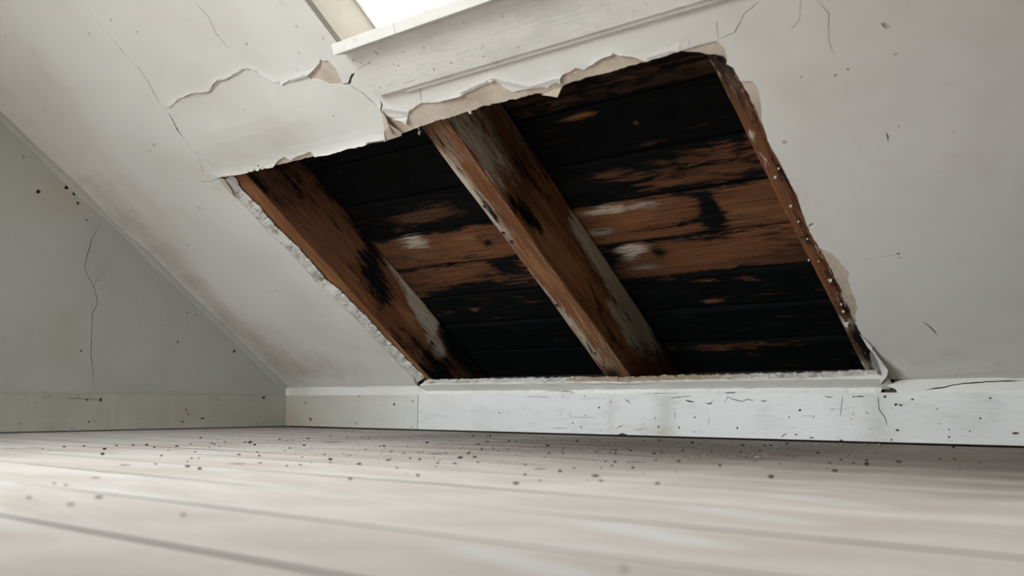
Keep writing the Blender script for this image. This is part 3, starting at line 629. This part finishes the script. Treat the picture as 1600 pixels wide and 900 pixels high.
left_blobs = [rb(470, 390, X_, .25, .06, -.2, .12, 0), rb(540, 440, X_, .20, .05, -.25, .12, 0), rb(520, 300, X_, .20, .05, 0.19, 0, 0), rb(560, 360, X_, .12, .06, 0.15, 0, 0), rb(580, 400, X_, .06, .05, .28, 0, 0), rb(575, 420, X_, .05, .06, .25, 0, 0), rb(592, 440, X_, .06, .05, .34, 0, -.2), rb(600, 460, X_, .05, .04, .28, 0, 0),
              rb(615, 405, X_, .06, .04, -.3, 0, .7), rb(640, 430, X_, .08, .055, -.5, 0, 1.05), rb(655, 465, X_, .08, .045, -.5, 0, 1.1), rb(668, 500, X_, .07, .045, -.5, 0, 1.15), rb(690, 480, X_, .07, .04, -.3, 0, .75), rb(685, 545, X_, .05, .04, -.4, 0, 1.0), rb(640, 500, X_, .08, .03, -.25, .2, -.1), rb(660, 455, X_, .03, .02, 0.31, 0, 0), rb(700, 515, X_, .05, .05, 0.37, 0, -.3), rb(660, 545, X_, .08, .03, 0.31, 0, 0), rb(725, 550, X_, .10, .06, 0.34, 0, -.2), rb(745, 545, X_, .05, .02, -.2, 0, .3), rb(690, 575, X_, .05, .04, 0.31, 0, 0)]
r_left = rafter(XLa, XLb, DF + .003, 'left rafter, rust brown with soot, broken plaster edge running along its underside', left_blobs, left_base, s1=3.6)
right_base = {'b': lambda s, x, d: (lerp(.56, .25, (2.812 - x) / .02) if s > .45 else lerp(.72, .35, (2.81 - x) / .02), .42 if s > .3 else .28, .02, .5), 'r': lambda s, x, d: (.3, .4, 0, .2)}
right_blobs = [bbf(1160, 190, DF, .12, .03, -.35, .1, 0), bbf(1190, 255, DF, .08, .03, -.4, .12, 0), bbf(1215, 300, DF, .08, .03, -.2, .0, 0), bbf(1140, 130, DF, .05, .04, -.1, -.1, .3), bbf(1275, 430, DF, .12, .03, -.3, 0, 0), bbf(1325, 505, DF, .03, .03, -.3, -.1, .8), bbf(1345, 550, DF, .05, .04, .1, -.1, .45), bbf(1360, 572, DF, .03, .04, -.2, -.1, .5), bbf(1120, 95, DF, .04, .05, .1, -.2, .25)]
r_right = rafter(XRa, XRb, DF, 'right rafter, dark brown underside flecked with white paint, edging the right of the hole', right_blobs, right_base, s1=1.262)
def child_at(name, bm, mat, root, smooth=False):
    bm.transform(Matrix.Translation(-root.location)); o = frombm(name, bm, mat, root, smooth=smooth); return o
def nail(root, px, py, d0, r=.006, label=None):
    x, s = sl(px, py, d0); bm = bmesh.new()
    bmesh.ops.create_cone(bm, cap_ends=True, segments=9, radius1=r, radius2=r * .8, depth=.006)
    bm.transform(Matrix.Translation(P(x, s, d0 + .0005)) @ NV.to_track_quat('Z', 'Y').to_matrix().to_4x4())
    child_at('nail', bm, M_IRON, root)
for px, py in [(799, 378), (786, 364), (943, 573), (757, 322), (869, 477), (930, 552)]: nail(r_mid, px, py, DF)
for px, py in [(1176, 190), (1253, 370), (1138, 105)]: nail(r_right, px, py, DF, .005)
# hidden rafters carrying the rest of the slope are left out

# ------------------------------------------------------------------ torn edges: ragged remains of plaster, flaps of paper and paint
def flap(name, pts3, th, mat, parent, nrm=NV, sub=1):
    bm = bmesh.new(); f = bm.faces.new([bm.verts.new(v) for v in pts3])
    bmesh.ops.triangulate(bm, faces=[f])
    r = bmesh.ops.extrude_face_region(bm, geom=bm.faces[:]); bmesh.ops.translate(bm, verts=[e for e in r['geom'] if isinstance(e, bmesh.types.BMVert)], vec=nrm * th)
    bmesh.ops.recalc_face_normals(bm, faces=bm.faces)
    return frombm(name, bm, mat, parent)
def SP(px, py, d=0.0): x, s = sl(px, py, d); return P(x, s, d)
# rough plaster core hanging along the left edge of the hole
bm = bmesh.new(); rows = []
lpx = [(350, 281), (366, 305), (392, 331), (420, 363), (450, 391), (485, 429), (497, 444), (520, 462), (560, 502), (592, 536), (622, 566), (646, 590), (652, 597)]
ln = rough_line([sl(*p) for p in lpx], .008, .001, 4)
for i, q in enumerate(ln):
    k = noise.noise(Vector((q.y * 38, 0, 5))) + .6 * noise.noise(Vector((q.y * 110, 0, 9))); g = max(0, noise.noise(Vector((q.y * 13, 3, 5))))
    rows.append([bm.verts.new(P(q.x + dx, q.y, dd)) for dx, dd in ((.001, .0005), (.008 + .003 * k, .004 + .002 * k), (.016 + .006 * k, .010 + .004 * k), (.022 + .007 * k + .005 * g, .017 + .003 * k), (.027 + .008 * k + .010 * g, .0235))])
for a_, b_ in zip(rows, rows[1:]):
    for j in range(4): bm.faces.new((a_[j], a_[j + 1], b_[j + 1], b_[j]))
bmesh.ops.recalc_face_normals(bm, faces=bm.faces)
frombm('broken_edge', bm, M_ROUGH, ceiling, smooth=False)
def strip(name, line, mat, up_amp, width, parent, seed=0, into=1):
    """a torn ribbon of paint lifting off an edge, curling out into the room"""
    bm = bmesh.new(); rows = []; ln = rough_line([sl(*p) for p in line], .010, .001, seed); n = len(ln)
    for i, q in enumerate(ln):
        t = (ln[min(i + 1, n - 1)] - ln[max(i - 1, 0)]).normalized(); nn = Vector((-t.y, t.x)) * into
        f = math.sin(math.pi * i / (n - 1)) ** .5 if 0 < i < n - 1 else .1
        w_ = width * f * (.7 + .6 * noise.noise(Vector((q.x * 40, q.y * 40, seed)))); h = up_amp * f
        rows.append([bm.verts.new(P(q.x + nn.x * w_ * a, q.y + nn.y * w_ * a, -h * b - .0008)) for a, b in ((-.6, 0), (0, .25), (.6, .7), (1, 1.2))])
    for a_, b_ in zip(rows, rows[1:]):
        for j in range(3): bm.faces.new((a_[j], a_[j + 1], b_[j + 1], b_[j]))
    bmesh.ops.solidify(bm, geom=bm.faces[:], thickness=.0012)
    bmesh.ops.recalc_face_normals(bm, faces=bm.faces)
    return frombm(name, bm, mat, parent, smooth=True)
strip('peeling_paint', [(1362, 545), (1368, 560), (1377, 578), (1386, 584)], M_FLAKE, .016, .014, ceiling, 1, -1)
strip('peeling_paint', [(282, 154), (304, 145), (328, 142), (341, 125), (365, 117), (382, 108)], M_FLAKE, .004, .004, ceiling, 2, -1)
strip('peeling_paint', [(442, 132), (454, 125), (480, 117), (499, 99)], M_FLAKE, .004, .005, ceiling, 3, -1)
flap('peeling_paint', [SP(613, 186, .0), SP(637, 184, -.004), SP(634, 195, -.007), SP(628, 189.5, -.006)], .001, M_FLAKE, ceiling)
flap('peeling_paper', [SP(596, 172, -.001), SP(602, 182, -.010), SP(610, 195, -.012), SP(628, 207, -.006), SP(627, 212, -.002), SP(605, 219, -.004), SP(601, 205, -.008)], .0012, M_CREAM, ceiling)
flap('peeling_paper', [SP(603, 185, -.0125), SP(606, 189, -.0127), SP(616, 209, -.0095), SP(613, 210, -.0095)], .0012, mat_flat('folded_brown_paper', (.22, .17, .12), .9), ceiling)
flap('peeling_paper', [SP(846, 148, -.001), SP(877, 136, -.002), SP(876, 141, -.004), SP(871, 152, -.006), SP(860, 150, -.004)], .001, M_CREAM, ceiling)
flap('peeling_paint', [SP(1343, 521, 0), SP(1356, 543, 0), SP(1366, 553, -.006), SP(1362, 541, -.006)], .001, M_FLAKE, ceiling)
flap('peeling_paper', [SP(340, 277, -.001), SP(350, 280, -.004), SP(362, 297, -.005), SP(366, 307, -.001), SP(352, 293, -.001)], .001, M_CREAM, ceiling)
# curl of thick old paint standing out at the lower right corner
bm = bmesh.new(); rows = []
cv = [((1361, 543), (1364, 547), .003), ((1366, 554), (1373, 559), .014), ((1371, 564), (1381, 570), .024), ((1373, 574), (1388, 578), .031), ((1374, 584), (1387, 587), .029), ((1373, 592), (1381, 594), .020), ((1370, 600), (1375, 601), .008)]
for (a_, b_, h) in cv:
    p0, p1 = SP(*a_, .001), SP(*b_, -h)
    rows.append([bm.verts.new(p0.lerp(p1, t) + Vector((.006 * math.sin(math.pi * t), 0, 0)) + NV * .004 * math.sin(math.pi * t)) for t in (0, .25, .5, .75, 1)])
for a_, b_ in zip(rows, rows[1:]):
    for j in range(4): bm.faces.new((a_[j], a_[j + 1], b_[j + 1], b_[j]))
bmesh.ops.subdivide_edges(bm, edges=bm.edges[:], cuts=1, use_grid_fill=True, smooth=.6)
bmesh.ops.solidify(bm, geom=bm.faces[:], thickness=.002); bmesh.ops.recalc_face_normals(bm, faces=bm.faces)
frombm('curled_paint', bm, M_FLAKE, ceiling, smooth=True)
# shreds clinging to the rafters
def shred(root, px, py, d0, a, b, mat=M_FLAKE):
    x, s = sl(px, py, d0); q = P(x, s, d0)
    bm = bmesh.new(); vs = [bm.verts.new(q + v) for v in (Vector((-a, 0, 0)), Vector((a * .6, 0, a * .3)) + NV * .002, Vector((a * .2, 0, -b)) + NV * .004, Vector((-a * .5, 0, -b * .7)) + NV * .003)]
    bm.faces.new(vs); bmesh.ops.solidify(bm, geom=bm.faces[:], thickness=.0015); bmesh.ops.recalc_face_normals(bm, faces=bm.faces)
    child_at('paper_shred', bm, mat, root)
shred(r_mid, 656, 205, DF, .010, .010, M_ROUGH); shred(r_mid, 949, 588, DF - .004, .007, .014); shred(r_mid, 655, 199, DF, .007, .008)
for px, py, a in [(1212, 275, .006), (1217, 262, .004), (1236, 320, .006), (1248, 345, .004), (1262, 372, .004), (1279, 407, .003), (1298, 436, .008), (1315, 474, .005), (1318, 485, .006), (1323, 504, .012), (1264, 405, .004), (1158, 122, .006)]: shred(r_right, px, py, DF - .001, a, a * .9)
# ragged crumbs of basecoat along the top edge
for px, py, a in [(734, 177, .006), (694, 186, .004), (677, 190, .004), (709, 182, .004)]:
    x, s = sl(px, py); bm = bmesh.new(); bmesh.ops.create_icosphere(bm, subdivisions=1, radius=a)
    for v in bm.verts: v.co *= 1 + .35 * noise.noise(v.co * 200 + Vector((px, 0, 0)))
    bm.transform(Matrix.Translation(P(x, s, .004))); frombm('plaster_crumb', bm, M_BASE, ceiling)

# ------------------------------------------------------------------ roof window: sill, apron, reveal, sash
win = empty('window_1', P(2.55, 1.5, 0), 'structure')
def wpart(name, bm, mat, parent=win, smooth=False):
    loc = parent.matrix_world.translation if parent is not win else win.location
    bm.transform(Matrix.Translation(-win.location)); return frombm(name, bm, mat, parent, smooth=smooth)
# sill: a board tipped a little into the room
c0 = P(1.835, 1.529, -.057); ev = Vector((0, .94, .342)); tv = Vector((0, -.342, .94)); L = 2.65
def sillbox(c, L, dep, th, bev): return box_bm([c, c + Vector((L, 0, 0)), c + Vector((L, 0, 0)) + ev * dep, c + ev * dep, c + tv * th, c + Vector((L, 0, 0)) + tv * th, c + Vector((L, 0, 0)) + ev * dep + tv * th, c + ev * dep + tv * th], bev, 2)
XS = sl(612, 45, -.057)[0]
wpart('sill', sillbox(c0, XS - c0.x - .0006, .17, .030, .002), M_TRIM)
wpart('sill', sillbox(c0 + Vector((XS - c0.x + .0006, 0, 0)), L - (XS - c0.x), .17, .030, .002), M_TRIM)
# apron board under the sill, slightly hollow foot moulding
a_dots = [dot(sl(px, py, -.015), a * .001, b * .001, an) for px, py, a, b, an in [(589, 82, 3, 8, .3), (578, 97, 10, 4, .5), (565, 98, 2, 4, 0), (553, 93, 6, 4, 0), (664, 74, 5, 4, 0), (631, 80, 4, 3, 0), (623, 102, 3, 3, 0), (706, 98, 6, 4, 0), (679, 108, 3, 7, -.6), (786, 25, 5, 5, 0), (811, 73, 4, 4, 0), (595, 136, 6, 3, .3), (583, 146, 4, 4, 0), (653, 108, 3, 2, 0), (756, 88, 3, 3, 0), (1010, 6, 4, 2, .3)]]
a_cr = [crack([sl(*p, -.015) for p in [(630, 130), (645, 126), (653, 121)]], .0025, .001, 90), crack([sl(*p, -.015) for p in [(602, 134), (614, 132)]], .002, .001, 91), crack([sl(*p, -.015) for p in [(555, 110), (570, 102), (576, 98)]], .0014, .001, 92)]
ax0, ax1, as0, as1 = 1.828, 4.50, 1.353, 1.515
ap = sheet('apron', [Vector((ax0, as0)), Vector((ax1, as0)), Vector((ax1, as1)), Vector((ax0, as1))], a_dots + a_cr, [(ax0 + .01, ax1 - .01, as0 + .008, as1 - .008, .03)], .0022,
           lambda x, s, o: P(x, s, -.0155 + o) - win.location, M_TRIM, win, noise_amp=.0012)
wpart('apron_board', sbox(ax0 + .0005, ax1, as0 + .0005, as1, -.0132, .0045), M_TRIM)
wpart('moulding', sbox(ax0 + .10, ax1, as0 - .018, as0, -.009, .003, .003, 2), M_TRIM)
# reveal (cheeks, head) and sash
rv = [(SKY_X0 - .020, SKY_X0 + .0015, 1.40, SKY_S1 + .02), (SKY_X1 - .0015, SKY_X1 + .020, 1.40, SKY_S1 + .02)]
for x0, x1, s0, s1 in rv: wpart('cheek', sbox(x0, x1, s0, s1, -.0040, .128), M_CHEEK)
wpart('head_lining', sbox(SKY_X0, SKY_X1, SKY_S1, SKY_S1 + .02, .0005, .128), M_SLOPE)
wpart('foot_lining', sbox(SKY_X0, SKY_X1, 1.33, 1.40, .05, .128), M_SLOPE)
for n_, (x0, x1, s0, s1) in enumerate([(SKY_X0 - .04, SKY_X0 + .012, 1.268, SKY_S1 + .02), (SKY_X1 - .012, SKY_X1 + .04, 1.268, SKY_S1 + .02), (SKY_X0 + .012, SKY_X1 - .012, 1.268, 1.33), (SKY_X0 + .012, SKY_X1 - .012, SKY_S1 - .012, SKY_S1 + .02)]):
    wpart('frame', sbox(x0, x1, s0, s1, .1285, .170, .002), M_WHITE)
for n_, (x0, x1, s0, s1) in enumerate([(SKY_X1 - .045, SKY_X1 - .012, 1.33, SKY_S1 - .012), (2.66, 2.70, 1.33, SKY_S1 - .012), (3.52, 3.56, 1.33, SKY_S1 - .012)]):
    wpart('glazing_bar', sbox(x0, x1, s0, s1, .135, .168, .003), M_WHITE)
wpart('pane', sbox(SKY_X0 + .012, 2.66, 1.33, SKY_S1 - .012, .150, .154), M_DIM_GLASS)
wpart('pane', sbox(2.70, 3.52, 1.33, SKY_S1 - .012, .150, .154), M_DIM_GLASS)
wpart('pane', sbox(3.56, SKY_X1 - .045, 1.33, SKY_S1 - .012, .150, .154), M_DIM_GLASS)
for (x0, x1, s0, s1, d0, d1) in [(1.54, 1.555, 1.27, 2.03, .1285, .31), (1.555, SKY_X0 - .0405, 1.27, 2.03, .1285, .140), (1.54, 4.46, 1.252, 1.267, .150, .31), (1.54, 4.46, SKY_S1 + .021, SKY_S1 + .036, .1285, .31)]:
    wpart('kerb', sbox(x0, x1, s0, s1, d0, d1), M_WHITE)
# upright posts of the storm glazing outside, standing on the roof
for px0, px1 in [(612, 624), (627, 641), (645, 660)]:
    a_ = meet(px0, 5, Vector((0, 1, 0)), Vector((0, -.78, 0))); b_ = meet(px1, 5, Vector((0, 1, 0)), Vector((0, -.78, 0)))
    wpart('post', box(a_.x, b_.x, -.78, -.74, 1.15, 2.05, .003), M_WHITE)
wpart('rail', box(1.2, 4.9, -.78, -.74, 2.05, 2.10, .003), M_WHITE)
portal('roof_window_portal', P((1.555 + 4.46) / 2, (1.267 + 2.04) / 2, .312), NV.to_track_quat('-Z', 'Y').to_euler(), 4.46 - 1.555, 2.04 - 1.267)

# ------------------------------------------------------------------ the rest of the room, behind the camera, with an added partition and window
yr = P(0, SS1, 0).y; zr = P(0, SS1, 0).z
frombm('ceiling_flat', box(-.05, 5.25, W2_Y - .05, yr + .03, zr, zr + .06), M_ROOM, ceiling)
frombm('wall_right', box(5.2, 5.26, W2_Y, .62, -.03, 3.0), M_ROOM, kind='structure')
bm = box(-.05, W2_X0, W2_Y - .10, W2_Y, -.03, 2.6)
for b in (box(W2_X1, 5.25, W2_Y - .10, W2_Y, -.03, 2.6), box(W2_X0, W2_X1, W2_Y - .10, W2_Y, -.03, W2_Z0), box(W2_X0, W2_X1, W2_Y - .10, W2_Y, W2_Z1, 2.6)):
    t = bpy.data.meshes.new('t'); b.to_mesh(t); bm.from_mesh(t); b.free(); bpy.data.meshes.remove(t)
frombm('wall_front', bm, M_ROOM, kind='structure')
PX0, PX1, PY = 1.05, 2.42, -3.4                      # unseen partition, its doorway shaped to shade the gable and the right slope
bm = box(-.05, PX0, PY - .12, PY, -.03, 2.55)
for b in (box(PX1, 5.25, PY - .12, PY, -.03, 2.55), box(PX0, PX1, PY - .12, PY, 2.25, 2.55)):
    t = bpy.data.meshes.new('t'); b.to_mesh(t); bm.from_mesh(t); b.free(); bpy.data.meshes.remove(t)
frombm('shade_partition', bm, M_ROOM, kind='structure')
w2 = empty('added_window', (1.55, W2_Y, W2_Z0), 'structure')  # unseen window, invented for the light on slope and baseboard
for (x0, x1, z0, z1) in [(W2_X0, W2_X0 + .05, W2_Z0, W2_Z1), (W2_X1 - .05, W2_X1, W2_Z0, W2_Z1), (W2_X0 + .05, W2_X1 - .05, W2_Z0, W2_Z0 + .05), (W2_X0 + .05, W2_X1 - .05, W2_Z1 - .05, W2_Z1), (1.525, 1.575, W2_Z0 + .05, W2_Z1 - .05)]:
    m = box(x0, x1, W2_Y - .07, W2_Y - .03, z0, z1, .003); m.transform(Matrix.Translation(-w2.location)); frombm('frame', m, M_WHITE, w2)
for x0, x1 in [(W2_X0 + .05, 1.525), (1.575, W2_X1 - .05)]:
    m = box(x0, x1, W2_Y - .052, W2_Y - .048, W2_Z0 + .05, W2_Z1 - .05); m.transform(Matrix.Translation(-w2.location)); frombm('pane', m, M_GLASS, w2)
portal('added_window_portal', ((W2_X0 + W2_X1) / 2, W2_Y - .105, (W2_Z0 + W2_Z1) / 2), Vector((0, 1, 0)).to_track_quat('-Z', 'Z').to_euler(), W2_X1 - W2_X0, W2_Z1 - W2_Z0)

# ------------------------------------------------------------------ debris on the floor
rs = random.Random(11)
def crumb_mesh(name, mat, seed, flat=.6, ang=.35):
    bm = bmesh.new(); bmesh.ops.create_icosphere(bm, subdivisions=1, radius=.5)
    for v in bm.verts: v.co *= 1 + ang * noise.noise(v.co * 3.1 + Vector((seed * 7.3, 0, 0))); v.co.z *= flat
    zm = min(v.co.z for v in bm.verts)
    for v in bm.verts: v.co.z -= zm
    me = bpy.data.meshes.new(name); bm.to_mesh(me); bm.free(); me.materials.append(mat); return me
CR = [crumb_mesh('crumb', M_CRUMB, i) for i in range(6)]
def put(name, me, x, y, sx, sy, sz, rot, label, cat, group=None, z=.0):
    o = bpy.data.objects.new(name, me); COL.objects.link(o); o.location = (x, y, z); o.rotation_euler = (0, 0, rot); o.scale = (sx, sy, sz)
    return tag(o, label, cat, group)
SEEN = [(437, 688), (482, 686), (475, 697), (453, 701), (472, 715), (516, 719), (486, 723), (448, 729), (507, 711), (537, 710), (565, 685), (576, 685), (445, 705), (610, 707), (606, 720), (631, 709), (641, 717), (654, 708), (656, 719), (561, 726), (594, 698), (600, 698), (637, 698), (667, 693), (684, 725), (710, 725), (697, 709), (733, 708), (731, 710), (742, 715), (720, 717), (717, 716), (747, 695), (762, 691), (766, 682), (771, 701), (752, 704), (724, 700), (687, 720), (620, 732), (547, 750), (653, 744), (740, 682), (761, 682), (795, 702), (795, 690),
        (855, 697), (880, 703), (849, 684), (946, 722), (989, 732), (902, 690), (1022, 710), (1035, 708), (1081, 692), (1060, 722), (1006, 689), (962, 705), (897, 732), (821, 727), (1125, 728), (1157, 707), (1188, 705), (1195, 697), (1160, 697), (858, 709), (932, 706), (1027, 757), (844, 752), (806, 757), (875, 738), (930, 745), (961, 723), (820, 743), (981, 701), (1030, 689), (985, 705), (1067, 704), (1112, 707),
        (1204, 697), (1242, 703), (1278, 709), (1240, 714), (1314, 719), (1354, 721), (1304, 737), (1232, 712), (1205, 747), (1490, 700), (1355, 727), (1230, 694), (1297, 724), (1500, 734),
        (131, 698), (163, 703), (182, 697), (208, 697), (229, 696), (241, 700), (263, 704), (305, 707), (313, 685), (335, 695), (390, 692), (398, 696), (383, 692), (373, 711), (405, 713), (407, 724), (312, 734), (243, 726), (293, 722), (252, 713), (160, 711), (402, 707), (391, 692), (447, 689), (85, 756), (103, 759), (293, 730), (330, 693), (351, 691), (276, 698), (100, 699)]
GRP = {0: ('small dark crumb of debris on the floorboards by the left gable wall', 'dark crumbs near the gable wall'), 1: ('small dark crumb of debris on the floorboards below the left rafter', 'dark crumbs below the left rafter'),
       2: ('small dark crumb of debris on the floorboards below the middle rafter', 'dark crumbs below the middle rafter'), 3: ('small dark crumb of debris on the floorboards at the right, before the long baseboard', 'dark crumbs on the right')}
def zone(px): return 0 if px < 425 else 1 if px < 800 else 2 if px < 1200 else 3
for i, (px, py) in enumerate(SEEN):
    x, y = fl(px, py); sz = rs.choice([.005, .006, .007, .008, .010]); lb, gp = GRP[zone(px)]
    if y > -.02: y = -.03
    put('crumb', CR[i % 6], x, y, sz * rs.uniform(.8, 1.7), sz, sz * rs.uniform(.5, 1.0), rs.uniform(0, 3.1), lb, 'crumb', gp)
for i in range(110):
    px = rs.gauss(850, 330); py = 676 + abs(rs.gauss(0, 24)) + max(0, (px - 440)) * .018
    if not (30 < px < 1560): continue
    x, y = fl(px, py); sz = rs.choice([.003, .004, .005, .006]); lb, gp = GRP[zone(px)]
    if y > -.02 or x < .03: continue
    put('crumb', CR[i % 6], x, y, sz * rs.uniform(.8, 1.6), sz, sz * .7, rs.uniform(0, 3.1), lb, 'crumb', gp)
# single larger pieces and splinters
def splinter(px0, px1, py, th, label, name='splinter', mat=M_SPLIN, cat='splinter'):
    a_, b_ = Vector((*fl(px0, py), 0)), Vector((*fl(px1, py), 0)); d = (b_ - a_); n_ = Vector((-d.y, d.x, 0)).normalized()
    bm = bmesh.new(); rows = []
    for i in range(7):
        f = i / 6; c_ = a_.lerp(b_, f); w_ = .42 * th * (.25 + .9 * math.sin(math.pi * (f * .9 + .05))); zz = .0004 + .0008 * math.sin(3 * f)
        rows.append([bm.verts.new(c_ + n_ * w_ * .5 + Vector((0, 0, zz * .2))), bm.verts.new(c_ + Vector((0, 0, zz + w_ * .15))), bm.verts.new(c_ - n_ * w_ * .5 + Vector((0, 0, zz * .2)))])
    for r_, q_ in zip(rows, rows[1:]):
        for j in range(3): bm.faces.new((r_[j], r_[(j + 1) % 3], q_[(j + 1) % 3], q_[j]))
    bm.faces.new(rows[0]); bm.faces.new(rows[-1][::-1]); bmesh.ops.recalc_face_normals(bm, faces=bm.faces)
    c = (a_ + b_) / 2; bm.transform(Matrix.Translation(-c)); o = frombm(name, bm, mat); o.location = c; tag(o, label, cat); return o
splinter(504, 535, 691.3, .006, 'long thin black splinter on the floor just before the back baseboard at left')
splinter(186, 203, 727.3, .007, 'short thick black splinter lying alone on the pale boards at far left')
splinter(355, 384, 725, .005, 'dark sliver of wood on the floor between the gable wall and the crumbs')
splinter(670, 694, 709.5, .005, 'dark brown wood sliver among the crumbs below the left rafter')
splinter(834, 854, 733.2, .006, 'brown sliver of wood on the floorboards, frontmost below the middle rafter')
splinter(141, 158, 747, .007, 'brown chip of bark-like wood blurred on the floor at left', 'wood_chip', M_DARKW, 'chip')
splinter(975, 1010, 722.5, .004, 'faint thin sliver of wood on the dusty floor right of the middle rafter')
put('charcoal_lump', CR[2], *fl(856, 697.5), 0.0130, 0.0091, 0.0066, .4, 'black charcoal lump on the floor left of the chipped foot of the baseboard', 'charcoal')
put('charcoal_lump', CR[4], *fl(1404, 722.5), 0.0195, 0.0117, 0.0060, .2, 'flat dark lump on the bare floorboards at right, apart from the flakes', 'charcoal')
put('charcoal_lump', CR[1], *fl(1082, 692.5), 0.0117, 0.0091, 0.0077, 1.2, 'black charcoal lump close against the baseboard below the right bay', 'charcoal')
put('charcoal_lump', CR[5], *fl(976, 890), 0.0072, 0.0052, 0.0022, .3, 'brown blurred crumb on the nearest floorboard at the bottom centre', 'charcoal')
put('charcoal_lump', CR[3], *fl(286, 806), 0.0065, 0.0091, 0.0028, 1.3, 'brown blurred crumb on the pale floorboard at left foreground', 'charcoal')
put('charcoal_lump', CR[0], *fl(155, 778), .012, .008, .004, .9, 'brown blurred crumb on the pale boards at left foreground, nearest the wood chip', 'charcoal')
put('charcoal_lump', CR[2], *fl(45, 779), .010, .007, .004, .1, 'brown blurred crumb on the pale boards close to the left edge of the picture', 'charcoal')
put('charcoal_lump', CR[4], *fl(110, 789), .016, .006, .003, .6, 'flat brown smear of dirt on the pale boards at left, below the wood chip', 'charcoal')
# flakes of white paint
def flake_mesh(seed):
    bm = bmesh.new(); r_ = random.Random(seed); n = 7; k = r_.uniform(.1, .3)
    vs = [bm.verts.new((math.cos(i / n * math.tau) * r_.uniform(.35, .6), math.sin(i / n * math.tau) * r_.uniform(.3, .55), 0)) for i in range(n)]
    c = bm.verts.new((0, 0, 0))
    for v in vs: v.co.z = k * (v.co.x ** 2) * 1.2 + .02
    for i in range(n): bm.faces.new((c, vs[i], vs[(i + 1) % n]))
    bmesh.ops.solidify(bm, geom=bm.faces[:], thickness=.06); bmesh.ops.recalc_face_normals(bm, faces=bm.faces)
    zm = min(v.co.z for v in bm.verts)
    for v in bm.verts: v.co.z -= zm
    me = bpy.data.meshes.new('paint_flake'); bm.to_mesh(me); bm.free(); me.materials.append(M_FLAKE); return me
FK = [flake_mesh(i) for i in range(5)]
def flakes(lst, label, group, lo, hi):
    for i, (px, py) in enumerate(lst):
        x, y = fl(px, py); s_ = rs.uniform(lo, hi) * 1.25; put('paint_flake', FK[i % 5], x, min(y, -.012), s_, s_ * .8, s_ * .8, rs.uniform(0, 6), label, 'paint flake', group)
flakes([(rs.uniform(1268, 1378), 692.5 + (px_ % 5) * .9 + rs.uniform(0, 1.5)) for px_ in range(34)], 'white paint flake in the drift along the foot of the baseboard at right', 'paint flakes along the baseboard', .008, .018)
flakes([(rs.gauss(1165, 26), rs.gauss(712, 3.0)) for _ in range(38)], 'white paint flake in the loose scatter on the floor below the right bay', 'paint flakes scattered below the right bay', .007, .018)
flakes([(rs.uniform(1205, 1232), rs.uniform(703, 705.5)) for _ in range(8)], 'white paint flake in the short row on the floor, before the chipped baseboard', 'paint flakes in a short row', .008, .014)
flakes([(rs.uniform(1000, 1190), 687 + (_ % 7) * .3) for _ in range(16)], 'tiny white paint flake in the gap under the baseboard below the right bay', 'paint flakes under the baseboard', .006, .010)
flakes([(rs.uniform(955, 992), rs.uniform(683.5, 685.5)) for _ in range(9)], 'white paint flake beside the chip in the foot of the baseboard', 'paint flakes at the chip', .008, .014)
flakes([(815, 684), (822, 684.5), (862, 680), (943, 704), (946, 707)], 'small white paint flake on the floor left of the middle rafter', 'paint flakes left of the middle rafter', .007, .012)
put('paint_flake', FK[0], *fl(1341, 708), .022, .014, .012, .3, 'single white paint flake lying clear on the dark floorboards at right', 'paint flake')
put('paint_flake', FK[1], *fl(52, 700), .035, .022, .03, .5, 'curled white paint flake, right end of the pair on the floor at far left', 'paint flake')
put('paint_flake', FK[3], *fl(20, 700.5), .055, .018, .010, .9, 'long flat white paint flake on the floor at far left', 'paint flake')
put('paint_flake', FK[2], *fl(645, 686), .05, .02, .006, .7, 'thin pale paint scrap on the floor before the baseboard joint', 'paint flake')
put('paint_flake', FK[4], *fl(470, 704), .05, .02, .004, .7, 'thin pale paint scrap on the floor near the left corner', 'paint flake')
# grit: too fine to pick apart
bm = bmesh.new()
for i in range(1500):
    px = rs.gauss(830, 300); py = 678 + abs(rs.gauss(0, 16)) + max(0, (px - 440)) * .018; x, y = fl(px, py)
    if y > -.012 or x < .03 or x > 3.6: continue
    a = rs.uniform(.0006, .0018); vs = [bm.verts.new((x + rs.uniform(-a, a), y + rs.uniform(-a, a), 0)) for _ in range(3)] + [bm.verts.new((x, y, a * 1.2))]
    for f in ((0, 1, 3), (1, 2, 3), (2, 0, 3)): bm.faces.new([vs[k] for k in f])
bmesh.ops.recalc_face_normals(bm, faces=bm.faces)
tag(frombm('floor_grit', bm, M_CRUMB), 'fine dark grit spread over the floorboards along the back baseboard', 'grit', kind='stuff')
